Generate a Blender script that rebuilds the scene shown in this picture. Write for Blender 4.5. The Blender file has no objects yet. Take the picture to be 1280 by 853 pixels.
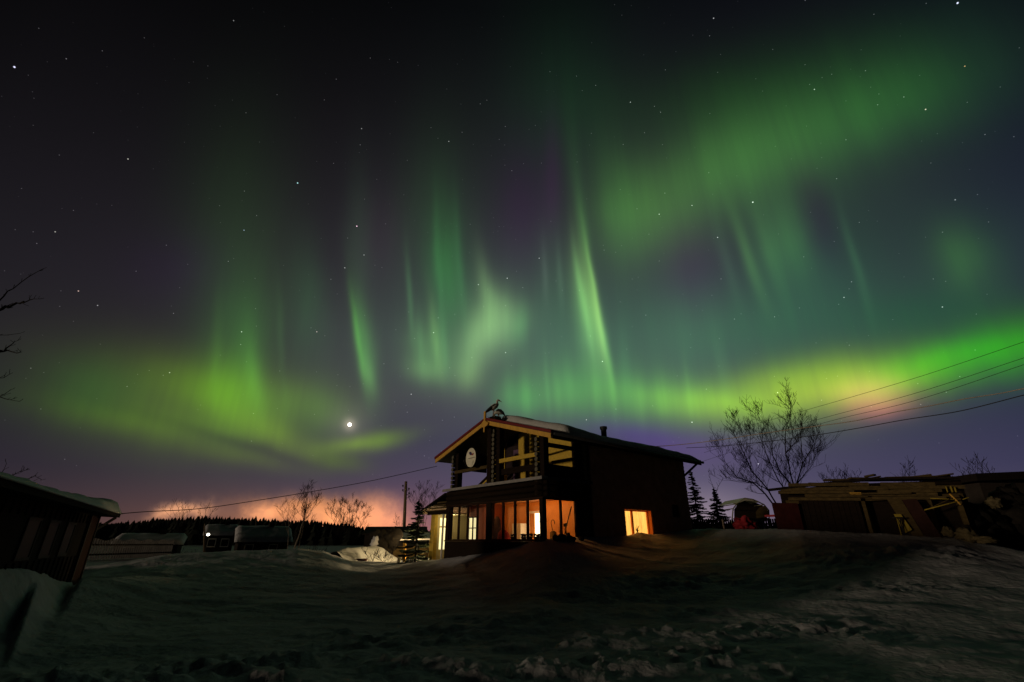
import bpy, bmesh, math, random
from mathutils import Vector, Matrix, noise as mn
import numpy as np

S = bpy.context.scene
COL = S.collection
R = math.radians

# ---------------------------------------------------------------- camera
F, CZ, PITCH = 586.7, 1.6, R(23.0)
PC, PS = math.cos(PITCH), math.sin(PITCH)
cam = bpy.data.cameras.new('camera')
cam.sensor_width = 36.0
cam.lens = F / 1280 * 36
cam.clip_start, cam.clip_end = 0.1, 6000
co = bpy.data.objects.new('camera', cam)
COL.objects.link(co)
co.location = (0, 0, CZ)
co.rotation_euler = (R(90) + PITCH, 0, 0)
S.camera = co
S.view_settings.view_transform = 'Standard'
S.view_settings.look = 'None'
S.view_settings.exposure = 0
S.view_settings.gamma = 1
S.view_settings.use_curve_mapping = False


def ray(px, py):
    x = (px - 640) / F
    t = (426.5 - py) / F
    return Vector((x, PC - t * PS, PS + t * PC))


def at(px, py, Y):
    d = ray(px, py)
    return Vector((0, 0, CZ)) + d * (Y / d.y)


def azel(px, py):
    d = ray(px, py).normalized()
    return math.degrees(math.atan2(d.x, d.y)), math.degrees(math.asin(d.z))


# ---------------------------------------------------------------- sky
W = bpy.data.worlds.new('World')
S.world = W
W.use_nodes = True
W.cycles.sampling_method = 'MANUAL'
W.cycles.sample_map_resolution = 256
nt = W.node_tree
nt.nodes.clear()


def nd(kind, **kw):
    n = nt.nodes.new(kind)
    for k, v in kw.items():
        setattr(n, k, v)
    return n


def lk(a, b):
    nt.links.new(a, b)


def vmath(op, *ins):
    n = nd('ShaderNodeVectorMath', operation=op)
    for i, v in enumerate(ins):
        if hasattr(v, 'is_output'):
            lk(v, n.inputs[i])
        else:
            n.inputs[i].default_value = v
    return n.outputs['Value'] if op in ('DOT_PRODUCT', 'LENGTH', 'DISTANCE') else n.outputs['Vector']


def fmath(op, *ins, clamp=False):
    n = nd('ShaderNodeMath', operation=op, use_clamp=clamp)
    for i, v in enumerate(ins):
        if hasattr(v, 'is_output'):
            lk(v, n.inputs[i])
        else:
            n.inputs[i].default_value = v
    return n.outputs[0]


def comb(x, y, z):
    n = nd('ShaderNodeCombineXYZ')
    for i, v in enumerate((x, y, z)):
        if hasattr(v, 'is_output'):
            lk(v, n.inputs[i])
        else:
            n.inputs[i].default_value = v
    return n.outputs[0]


def noise(vec, scale, detail=2.0, rough=0.5, color=False):
    n = nd('ShaderNodeTexNoise')
    lk(vec, n.inputs['Vector'])
    n.inputs['Scale'].default_value = scale
    n.inputs['Detail'].default_value = detail
    n.inputs['Roughness'].default_value = rough
    return n.outputs['Color' if color else 'Fac']


def ramp(fac, stops, interp='LINEAR'):
    n = nd('ShaderNodeValToRGB')
    cr = n.color_ramp
    cr.interpolation = interp
    while len(cr.elements) < len(stops):
        cr.elements.new(0.5)
    for e, (p, c) in zip(cr.elements, stops):
        e.position = p
        e.color = (c[0], c[1], c[2], 1)
    lk(fac, n.inputs[0])
    return n.outputs[0]


tc = nd('ShaderNodeTexCoord')
DIR = vmath('NORMALIZE', tc.outputs['Generated'])
sx = nd('ShaderNodeSeparateXYZ')
lk(DIR, sx.inputs[0])
AZ = fmath('MULTIPLY', fmath('ARCTAN2', sx.outputs[0], sx.outputs[1]), 57.29578)
EL = fmath('MULTIPLY', fmath('ARCSINE', sx.outputs[2]), 57.29578)
V0 = comb(AZ, EL, 1.0)
wn = vmath('SUBTRACT', noise(DIR, 4.0, 3.0, 0.55, True), (0.5, 0.5, 0.5))
V = vmath('MULTIPLY_ADD', wn, (2.6, 2.4, 0.0), V0)
VR = vmath('MULTIPLY_ADD', wn, (0.9, 1.5, 0.0), V0)
wn2 = vmath('SUBTRACT', noise(DIR, 13.0, 5.0, 0.6, True), (0.5, 0.5, 0.5))
VS = vmath('MULTIPLY_ADD', wn2, (7.0, 3.4, 0.0), V0)


def blob(acc, vec, px, py, sx_, sy_, rot, col, ax=1.0, ay=1.0):
    """a soft patch of light centred on one direction of the sky; rot clockwise in degrees; ax, ay sharpen the left and the lower... side"""
    e = 1.0
    a0 = np.array(azel(px, py))
    J = np.array([np.array(azel(px + e, py)) - a0, np.array(azel(px, py + e)) - a0]).T   # pixels -> degrees
    Ji = np.linalg.inv(J)
    c, s = math.cos(R(rot)), math.sin(R(rot))
    M = np.array([[c / sx_, s / sx_], [-s / sy_, c / sy_]]) @ Ji
    k = -M @ a0
    if acc is not None:      # one patch after the other keeps the shader's stack small
        vec = vmath('MULTIPLY_ADD', acc, (1e-7, 1e-7, 0.0), vec)
    p = vmath('DOT_PRODUCT', vec, (M[0, 0], M[0, 1], k[0]))
    q = vmath('DOT_PRODUCT', vec, (M[1, 0], M[1, 1], k[1]))
    v = comb(p, q, 0.0)
    v = vmath('MAXIMUM', v, vmath('MULTIPLY', v, (-ax, -ay, 0.0))) if (ax != 1.0 or ay != 1.0) else v
    g = fmath('POWER', 0.36788, vmath('DOT_PRODUCT', v, v))
    cl = tuple(x / 255.0 for x in col)
    if acc is None:
        return vmath('MULTIPLY', g, cl)
    return vmath('MULTIPLY_ADD', g, cl, acc)


def c8(*c):
    return tuple(x / 255.0 for x in c)


# night sky without the aurora (values as seen; turned into light by the gamma node at the end)
t = fmath('DIVIDE', fmath('ADD', EL, 10.0), 100.0)
base = ramp(t, [(0.0, c8(118, 100, 108)), (0.10, c8(116, 100, 112)), (0.125, c8(104, 94, 112)), (0.16, c8(84, 79, 102)), (0.21, c8(72, 72, 90)),
                (0.26, c8(76, 74, 87)), (0.33, c8(69, 68, 80)), (0.40, c8(59, 58, 68)), (0.48, c8(46, 46, 53)),
                (0.58, c8(31, 32, 36)), (0.68, c8(18, 20, 22)), (0.80, c8(12, 13, 15)), (1.0, c8(8, 9, 11))])
t = fmath('DIVIDE', fmath('ADD', AZ, 180.0), 360.0)
azr = ramp(t, [(0.0, (.12, .12, .12)), (0.30, (.25, .24, .22)), (0.345, (.50, .48, .46)), (0.38, (.60, .57, .55)), (0.42, (.76, .72, .69)),
               (0.46, (.90, .86, .85)), (0.50, (1, .97, .96)), (0.56, (1, 1, 1)), (0.60, (.86, .86, .91)), (0.63, (.74, .76, .83)),
               (0.655, (.56, .62, .72)), (0.70, (.25, .28, .32)), (1.0, (.12, .12, .12))])
base = vmath('MULTIPLY', base, azr)

A = None
# column: x, y, half width, half height, turn, colour, side asymmetries
BL = [
    # left arc
    (240, 508, 165, 62, 8, (26, 44, 0)), (262, 485, 80, 32, 22, (14, 28, -4)), (185, 528, 130, 20, 10, (12, 22, -2)),
    (345, 545, 62, 20, 22, (24, 36, -2)), (290, 552, 110, 8, 17, (-8, -12, -1)), (310, 575, 70, 12, 12, (10, 16, -2)),
    (462, 551, 52, 11, -9, (34, 58, -10)), (425, 578, 34, 14, 5, (8, 20, -10)), (385, 505, 70, 34, 10, (16, 34, 0)),
    (300, 420, 45, 85, 0, (8, 34, 4)), (316, 462, 11, 46, -6, (10, 26, 4)), (285, 470, 40, 40, 0, (8, 18, -4)),
    (300, 280, 70, 140, 0, (4, 15, 2)), (380, 375, 26, 70, 0, (3, 16, 4)), (120, 480, 60, 40, 0, (0, 14, 0)),
    # left hanging curtain
    (446, 420, 4, 46, -9, (10, 30, 4), .9, 1.0), (449, 420, 14, 62, -9, (12, 40, 6), 2.2, 1.0), (458, 440, 15, 55, -10, (8, 20, 6)), (461, 468, 8, 24, -16, (14, 30, 8)), (450, 300, 18, 90, -2, (6, 14, 6)),
    # middle curtain
    (513, 370, 4, 52, -4, (10, 26, 10)), (536, 436, 27, 42, -4, (16, 36, 10)), (545, 420, 6, 48, -8, (18, 28, 10)), (526, 425, 5, 40, -4, (6, 14, 6)), (556, 430, 5, 44, -6, (6, 14, 6)),
    (562, 342, 22, 76, -2, (2, 34, 4)), (545, 270, 50, 120, 0, (4, 15, 3)), (548, 320, 5, 70, -3, (4, 14, 5)), (575, 330, 5, 70, -4, (4, 14, 5)), (534, 464, 24, 15, 12, (14, 26, 8)), (566, 455, 42, 30, 0, (8, 18, 6)),
    # fan
    (597, 428, 20, 50, 13, (34, 50, 22)), (630, 404, 26, 34, 22, (30, 44, 20)), (605, 352, 9, 44, -8, (18, 28, 12)), (612, 405, 34, 46, 8, (20, 32, 14)), (650, 408, 12, 26, 14, (4, 16, 4)), (618, 370, 14, 30, -24, (12, 18, 8)),
    (590, 470, 18, 20, 0, (14, 22, 6)),
    # bright ray
    (746, 383, 5, 76, -10.5, (48, 74, 22), .3, 1.0), (749, 405, 4, 44, -10, (26, 34, 14)), (727, 372, 14, 60, -8, (22, 40, 14)), (722, 345, 4, 50, -8, (14, 26, 10)), (733, 392, 4, 48, -9, (14, 24, 10)), (738, 335, 3, 44, -10, (14, 24, 9)),
    (729, 285, 8, 50, -9, (8, 24, 6)), (718, 215, 12, 60, -6, (4, 10, 3)), (740, 430, 20, 42, -6, (10, 22, 8)), (757, 428, 4, 28, -9, (8, 16, 6)),
    (681, 340, 4, 34, -3, (10, 12, 10)), (700, 345, 4, 38, -4, (9, 14, 9)), (690, 330, 22, 60, -3, (4, 12, 4)),
    # high cloud on the right
    (985, 172, 175, 60, -20, (17, 46, 10)), (890, 220, 110, 60, -18, (11, 26, 5)), (960, 250, 150, 60, -16, (4, 10, 3)), (815, 270, 58, 54, -24, (14, 34, 5)), (770, 262, 34, 72, -4, (11, 32, 6)),
    (1130, 120, 120, 60, -14, (4, 22, 2)), (930, 110, 180, 50, -16, (2, 16, 0)), (700, 130, 80, 110, 0, (2, 14, 4)),
    # faint rays on the right
    (936, 322, 8, 56, -20, (14, 32, 8)), (985, 300, 24, 48, -18, (12, 32, 8), .7, 1.0), (960, 315, 10, 60, -19, (6, 14, 4)), (910, 330, 8, 50, -18, (5, 10, 5)), (1068, 325, 6, 62, -16, (6, 16, 6)),
    (1195, 318, 30, 46, -22, (8, 22, 2)), (1215, 330, 60, 50, -20, (2, 10, 0)), (1080, 320, 190, 110, 0, (-2, 10, -3)), (1010, 340, 60, 60, 0, (0, 10, 4)),
    # violet gaps
    (870, 332, 42, 56, -10, (4, -9, 4)), (1022, 275, 22, 64, -16, (0, -13, 0)), (655, 262, 34, 76, 0, (5, -4, 6)), (230, 330, 60, 40, 0, (2, -2, 5)),
    (480, 290, 30, 60, 0, (6, 2, 5)), (690, 220, 12, 70, 0, (8, -2, 8)),
    # lower band
    (1010, 478, 115, 46, -8, (62, 90, -14), 1.0, 1.5), (1050, 490, 84, 24, -6, (40, 34, 6)), (1094, 493, 44, 24, -4, (74, 34, 26)), (1105, 512, 46, 15, -6, (46, 4, 14)),
    (1215, 446, 120, 36, -12, (-2, 74, -16), 1.0, 1.4), (1280, 425, 60, 44, 0, (6, 24, -8)), (1150, 470, 70, 30, -10, (10, 22, -6)),
    (905, 505, 80, 24, 4, (38, 58, -4), 1.0, 1.3), (835, 494, 70, 34, 0, (18, 46, 0), 1.0, 1.3), (725, 492, 90, 40, 0, (12, 52, 4)), (650, 500, 30, 26, 0, (4, 30, 4)),
    (800, 500, 7, 34, -4, (7, 14, 3)), (744, 490, 6, 36, -4, (7, 14, 3)), (697, 492, 5, 30, -3, (6, 14, 3)), (658, 495, 6, 28, -2, (6, 14, 3)),
    (790, 420, 210, 90, 0, (0, 24, 4)), (1000, 415, 150, 50, 0, (-2, 13, 0)), (1180, 400, 120, 40, 0, (-6, 9, -4)),
    # faint curtains that join the rays
    (480, 440, 60, 70, -6, (5, 12, 5)), (685, 430, 44, 70, -4, (6, 14, 7)), (585, 380, 110, 110, 0, (3, 8, 4)), (400, 440, 40, 80, -4, (4, 10, 4)), (860, 420, 70, 60, -10, (4, 10, 4)),
    (636, 486, 6, 30, -2, (4, 9, 3)), (684, 478, 3, 44, -3, (5, 11, 4)), (712, 482, 7, 36, -4, (5, 11, 3)), (764, 470, 4, 48, -5, (6, 13, 3)), (781, 452, 8, 50, -6, (4, 9, 4)),
    (828, 490, 9, 30, -6, (5, 9, 1)), (861, 482, 4, 38, -8, (5, 10, 2)), (903, 460, 8, 50, -10, (4, 8, 3)), (350, 420, 5, 60, -4, (4, 10, 3)), (270, 440, 7, 60, 2, (5, 12, 2)),
    # violet below the band
    (800, 545, 70, 18, 6, (4, -10, 22)), (880, 560, 90, 30, 0, (10, 2, 14)),
]
for b in BL:
    A = blob(A, VR if b[2] < 16 else V, *b)
st = noise(comb(fmath('MULTIPLY', AZ, 0.55), fmath('MULTIPLY', EL, 0.035), 3.3), 1.0, 3.0, 0.6)
st2 = noise(comb(fmath('MULTIPLY', AZ, 0.12), fmath('MULTIPLY', EL, 0.03), 7.1), 1.0, 1.0, 0.5)
sm = fmath('ADD', fmath('MULTIPLY', st, 0.32), fmath('ADD', fmath('MULTIPLY', st2, 0.24), 0.72))
A = vmath('MULTIPLY', A, comb(sm, sm, sm))
sky = vmath('ADD', base, A)
# town glow caught in chimney smoke along the horizon
G = vmath('MULTIPLY', A, (1e-7, 1e-7, 1e-7))
for b in [(300, 668, 230, 50, 0, (26, 8, -6)), (470, 672, 140, 40, 0, (18, 4, -4)), (880, 650, 60, 40, 0, (40, 34, 30)), (520, 660, 60, 50, 0, (20, 4, 4))]:
    G = blob(G, V0, *b)
K = vmath('MULTIPLY', G, (1e-7, 1e-7, 1e-7))
for b in [(228, 641, 30, 9, -6, (146, 96, 54)), (318, 648, 44, 15, -22, (84, 52, 28), 1.6, 1.0), (350, 643, 60, 18, 0, (56, 32, 12)),
          (395, 648, 70, 22, 0, (66, 38, 12)), (452, 652, 54, 24, 0, (104, 62, 24)), (488, 648, 22, 20, 0, (46, 26, 10)), (410, 630, 70, 10, 0, (30, 14, -2))]:
    K = blob(K, VS, *b)
pf = noise(vmath('MULTIPLY', VS, (0.30, 0.62, 1.0)), 1.0, 5.0, 0.6)
pf = fmath('ADD', fmath('MULTIPLY', pf, 0.6), 0.72)
K = vmath('MULTIPLY', K, comb(pf, pf, pf))
G = blob(G, V0, 437, 531, 8, 8, 0, (66, 54, 48))
G = blob(G, V0, 437, 531, 28, 26, 0, (22, 17, 17))
sky = vmath('ADD', sky, vmath('ADD', G, K))

# stars
vo = nd('ShaderNodeTexVoronoi')
lk(DIR, vo.inputs['Vector'])
vo.inputs['Scale'].default_value = 84
dd = fmath('SUBTRACT', 1.0, fmath('DIVIDE', vo.outputs['Distance'], 0.078), clamp=True)
sc_ = nd('ShaderNodeSeparateColor')
lk(vo.outputs['Color'], sc_.inputs[0])
br = fmath('MULTIPLY', fmath('POWER', sc_.outputs[0], 2.5), 0.62)
br = fmath('MULTIPLY', br, fmath('DIVIDE', EL, 14.0, clamp=True))
sky = vmath('MULTIPLY_ADD', fmath('MULTIPLY', dd, br), (1.0, .97, 1.0), sky)
STARS = [(18, 84, 220, (.8, .8, 1.1)), (446, 283, 170, (1.1, .8, .95)), (372, 229, 150, (.7, 1, 1)), (160, 199, 120, (1, 1, .9)), (305, 288, 120, (.8, .9, 1.1)),
         (69, 290, 100, (1, 1, .9)), (98, 364, 110, (1.1, .9, .8)), (1197, 4, 200, (.9, .9, 1.1)), (1206, 83, 120, (1.2, .8, .5)), (941, 253, 150, (1, 1, 1)),
         (865, 257, 120, (1, 1, 1)), (897, 297, 110, (1, 1, 1)), (1018, 112, 110, (1, 1, 1)), (1157, 137, 120, (1.1, .9, .85)), (892, 23, 110, (1, 1, 1)),
         (788, 128, 100, (1, 1, 1)), (824, 268, 110, (1, 1, 1)), (1194, 250, 90, (1, 1, 1)), (1178, 384, 110, (1, 1, 1)), (1055, 372, 100, (1, 1, 1)),
         (452, 161, 90, (1, 1, 1)), (561, 177, 100, (1, 1, 1)), (292, 26, 80, (1, 1, 1)), (634, 348, 120, (1, 1, 1)), (598, 356, 100, (1, 1, 1)),
         (302, 415, 110, (1, 1, 1)), (396, 415, 100, (1.1, .9, .9)), (122, 382, 90, (1, 1, 1)), (542, 416, 100, (1, 1, 1)), (674, 323, 100, (1, 1, 1)),
         (514, 493, 110, (1, 1, 1)), (753, 452, 120, (1, 1, 1)), (212, 466, 80, (1, 1, 1)), (733, 525, 110, (1, .9, .9)), (865, 528, 130, (1, 1, 1)),
         (948, 580, 130, (1, 1, 1)), (455, 319, 90, (1, 1, 1)), (431, 335, 90, (1, 1, 1)), (632, 441, 90, (1, 1, 1)), (972, 491, 90, (1, 1, 1))]
for (px, py, b, c) in STARS:
    u = ray(px, py).normalized()
    d = vmath('DOT_PRODUCT', vmath('MULTIPLY_ADD', sky, (1e-9, 1e-9, 1e-9), DIR), tuple(u))
    rad = 0.0015 if b >= 150 else 0.0011
    cr = 1 - rad * rad / 2
    g = fmath('MULTIPLY', fmath('SUBTRACT', d, cr), 1.0 / (1 - cr), clamp=True)
    sky = vmath('MULTIPLY_ADD', g, tuple(min(1.2, x * b * 1.5 / 255) for x in c), sky)
sky = vmath('MAXIMUM', sky, (0.0, 0.0, 0.0))
gm = nd('ShaderNodeGamma')
lk(sky, gm.inputs[0])
gm.inputs[1].default_value = 2.2
bg = nd('ShaderNodeBackground')
lk(gm.outputs[0], bg.inputs[0])
bg.inputs[1].default_value = 1.0
wo = nd('ShaderNodeOutputWorld')
lk(bg.outputs[0], wo.inputs[0])

# low warm light of the village, level with the snow, coming from the left
sun = bpy.data.lights.new('sun', 'SUN')
sun.energy = 0.74
sun.angle = R(3.5)
sun.color = (1.0, 0.80, 0.56)
so = bpy.data.objects.new('sun', sun)
COL.objects.link(so)
SAZ, SEL = R(-118), R(1.2)
sd = Vector((math.sin(SAZ) * math.cos(SEL), math.cos(SAZ) * math.cos(SEL), math.sin(SEL)))
so.rotation_euler = sd.to_track_quat('Z', 'Y').to_euler()
so.location = sd * 50

# ---------------------------------------------------------------- materials
MATS = {}


def mat(name, col, rough=0.8, var=0.25, scale=6.0, bump=0.0, bscale=None, stretch=(1, 1, 1), metal=0.0, emit=None, estr=1.0, spec=0.3):
    m = bpy.data.materials.new(name)
    m.use_nodes = True
    n = m.node_tree.nodes
    b = n['Principled BSDF']
    b.inputs['Roughness'].default_value = rough
    b.inputs['Metallic'].default_value = metal
    b.inputs['Specular IOR Level'].default_value = spec
    tcn = n.new('ShaderNodeTexCoord')
    mp = n.new('ShaderNodeMapping')
    mp.inputs['Scale'].default_value = stretch
    m.node_tree.links.new(tcn.outputs['Object'], mp.inputs[0])
    nz = n.new('ShaderNodeTexNoise')
    nz.inputs['Scale'].default_value = scale
    nz.inputs['Detail'].default_value = 5
    nz.inputs['Roughness'].default_value = 0.65
    m.node_tree.links.new(mp.outputs[0], nz.inputs['Vector'])
    cr = n.new('ShaderNodeValToRGB')
    cr.color_ramp.elements[0].position = 0.25
    cr.color_ramp.elements[1].position = 0.75
    cr.color_ramp.elements[0].color = tuple(max(0, c * (1 - var)) for c in col) + (1,)
    cr.color_ramp.elements[1].color = tuple(min(1, c * (1 + var)) for c in col) + (1,)
    m.node_tree.links.new(nz.outputs['Fac'], cr.inputs[0])
    m.node_tree.links.new(cr.outputs[0], b.inputs['Base Color'])
    if emit:
        m.node_tree.links.new(cr.outputs[0], b.inputs['Emission Color'])
        b.inputs['Emission Strength'].default_value = estr
    if bump > 0:
        bp = n.new('ShaderNodeBump')
        bp.inputs['Strength'].default_value = 0.6
        bp.inputs['Distance'].default_value = bump
        nb = n.new('ShaderNodeTexNoise')
        nb.inputs['Scale'].default_value = bscale or scale * 3
        nb.inputs['Detail'].default_value = 6
        m.node_tree.links.new(mp.outputs[0], nb.inputs['Vector'])
        m.node_tree.links.new(nb.outputs['Fac'], bp.inputs['Height'])
        m.node_tree.links.new(bp.outputs[0], b.inputs['Normal'])
    MATS[name] = m
    return m


mat('snow', (.50, .495, .53), .75, .26, 1.4, .07, 7.0)
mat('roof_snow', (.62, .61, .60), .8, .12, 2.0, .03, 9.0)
mat('log', (.018, .011, .007), .8, .35, 3.0, .012, 12, (1, 1, 6), spec=.06)
mat('log_end', (.13, .115, .08), .85, .4, 14, .01, 30)
mat('dark_board', (.016, .010, .007), .85, .4, 4, .01, 20, (1, 1, 5), spec=.06)
mat('pine', (.66, .36, .055), .6, .22, 5, .006, 18, (1, 1, .35))
mat('pine_panel', (.62, .40, .045), .7, .25, 9, .004, 30)
mat('red_metal', (.17, .014, .016), .45, .2, 4)
mat('roof_metal', (.03, .03, .032), .5, .3, 3)
mat('ledge_metal', (.30, .28, .27), .45, .3, 2.5, .004, 9)
mat('stucco', (.44, .26, .19), .95, .3, 2.2, .015, 34, spec=.06)
mat('frame_dark', (.03, .014, .008), .6, .3, 8, spec=.06)
mat('orange_wall', (.62, .27, .075), .7, .14, 2.0, .003, 20)
mat('red_wall', (.30, .095, .05), .75, .18, 2.0)
mat('orange_frame', (.70, .19, .03), .6, .15, 5)
mat('pale_wall', (.50, .43, .22), .7, .12, 2.5)
mat('dark_cloth', (.03, .018, .02), .95, .4, 9, .02, 20)
mat('red_cloth', (.16, .010, .008), .9, .35, 6, .02, 14)
mat('purple_cloth', (.16, .09, .16), .95, .3, 7, .01, 14, (3, 3, .4))
mat('white_paint', (.74, .70, .62), .6, .1, 5)
mat('black_iron', (.02, .02, .022), .6, .3, 10)
mat('dish', (.85, .79, .62), .45, .06, 5)
mat('mark_blue', (.04, .02, .10), .6, .1)
mat('mark_red', (.35, .02, .03), .6, .1)
mat('mark_grey', (.20, .16, .13), .6, .1)
mat('bark', (.022, .017, .015), .9, .4, 9, .01, 30, (1, 1, .3), spec=.06)
mat('birch_bark', (.17, .14, .12), .8, .5, 14, .006, 30, (1, 1, 2))
mat('needles', (.030, .042, .026), .9, .45, 3, spec=.06)
mat('forest', (.020, .024, .018), .95, .4, .2, spec=.06)
mat('feather_white', (.62, .58, .50), .85, .15, 9)
mat('feather_black', (.02, .02, .02), .8, .2, 9)
mat('beak', (.35, .12, .05), .6, .1)
mat('nest', (.05, .035, .02), .95, .5, 14, .03, 30)
mat('old_wood', (.085, .058, .024), .9, .4, 4, .012, 16, (1, 1, 4), spec=.06)
mat('plank_wood', (.088, .058, .02), .85, .6, 3.0, .01, 14, (.25, 4, 4))
mat('yellow_board', (.36, .26, .03), .75, .3, 5, .005, 18)
mat('rust_panel', (.036, .008, .007), .85, .35, 4, .01, 16, spec=.06)
mat('red_tarp', (.36, .024, .036), .7, .25, 5, .02, 12)
mat('rock', (.13, .10, .05), .95, .45, 3, .05, 9)
mat('dark_rubble', (.02, .017, .014), .95, .5, 4, .04, 10, spec=.06)
mat('cover_sheet', (.36, .34, .27), .5, .12, 3, .006, 9)
mat('hoop_pipe', (.16, .15, .10), .5, .15, 4)
mat('cable', (.035, .03, .03), .7, .2, 3)
mat('cable_pale', (.55, .44, .34), .7, .2, 3)
mat('pole_wood', (.20, .15, .10), .9, .35, 4, .01, 18, (1, 1, .2))
mat('shed_board', (.018, .013, .011), .9, .4, 3, .012, 14, (4, 4, .5), spec=.06)
mat('shed_door', (.04, .018, .014), .85, .3, 4, .008, 14, spec=.06)
mat('shed_trim', (.03, .022, .018), .8, .3, 6)
mat('cottage_wall', (.025, .02, .018), .9, .4, 1.5, spec=.06)
mat('picket', (.11, .10, .095), .9, .4, 3)
mat('dark_pane', (.008, .007, .008), .6, .1, 3, spec=.12)
mat('lit_white', (1.0, .82, .50), .5, .10, 3, emit=True, estr=3.0)
mat('lit_window', (1.0, .42, .085), .5, .45, 1.9, emit=True, estr=1.75, stretch=(3.0, 3.0, .6))
mat('lit_yellow', (1.0, .84, .44), .5, .12, 3, emit=True, estr=1.15)
mat('lit_lamp', (1.0, .80, .48), .5, .04, 3, emit=True, estr=1.2)
mat('lit_tube', (1.0, .86, .60), .5, .04, 3, emit=True, estr=14)
mat('lit_far', (1.0, .90, .72), .5, .04, 3, emit=True, estr=4)
mat('planet', (1.0, .92, .84), .5, .03, 3, emit=True, estr=4.0)

# glazing: what is behind shows through, with a faint reflection
g = bpy.data.materials.new('glass')
g.use_nodes = True
gn = g.node_tree
gn.nodes.clear()
mo = gn.nodes.new('ShaderNodeOutputMaterial')
mx = gn.nodes.new('ShaderNodeMixShader')
tr = gn.nodes.new('ShaderNodeBsdfTransparent')
gl = gn.nodes.new('ShaderNodeBsdfGlossy')
gl.inputs['Roughness'].default_value = 0.03
lw = gn.nodes.new('ShaderNodeLayerWeight')
lw.inputs['Blend'].default_value = 0.5
fp = gn.nodes.new('ShaderNodeMath')
fp.operation = 'POWER'
fp.inputs[1].default_value = 4.0
gn.links.new(lw.outputs['Facing'], fp.inputs[0])
fr = gn.nodes.new('ShaderNodeMath')
fr.operation = 'MULTIPLY_ADD'
fr.inputs[1].default_value = 0.5
fr.inputs[2].default_value = 0.025
gn.links.new(fp.outputs[0], fr.inputs[0])
gz = gn.nodes.new('ShaderNodeTexNoise')
gz.inputs['Scale'].default_value = 2.5
gcr = gn.nodes.new('ShaderNodeValToRGB')
gcr.color_ramp.elements[0].color = (.88, .86, .84, 1)
gcr.color_ramp.elements[1].color = (.99, .98, .97, 1)
gn.links.new(gz.outputs['Fac'], gcr.inputs[0])
gn.links.new(gcr.outputs[0], tr.inputs[0])
gn.links.new(fr.outputs[0], mx.inputs[0])
gn.links.new(tr.outputs[0], mx.inputs[1])
gn.links.new(gl.outputs[0], mx.inputs[2])
gn.links.new(mx.outputs[0], mo.inputs[0])
MATS['glass'] = g


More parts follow.
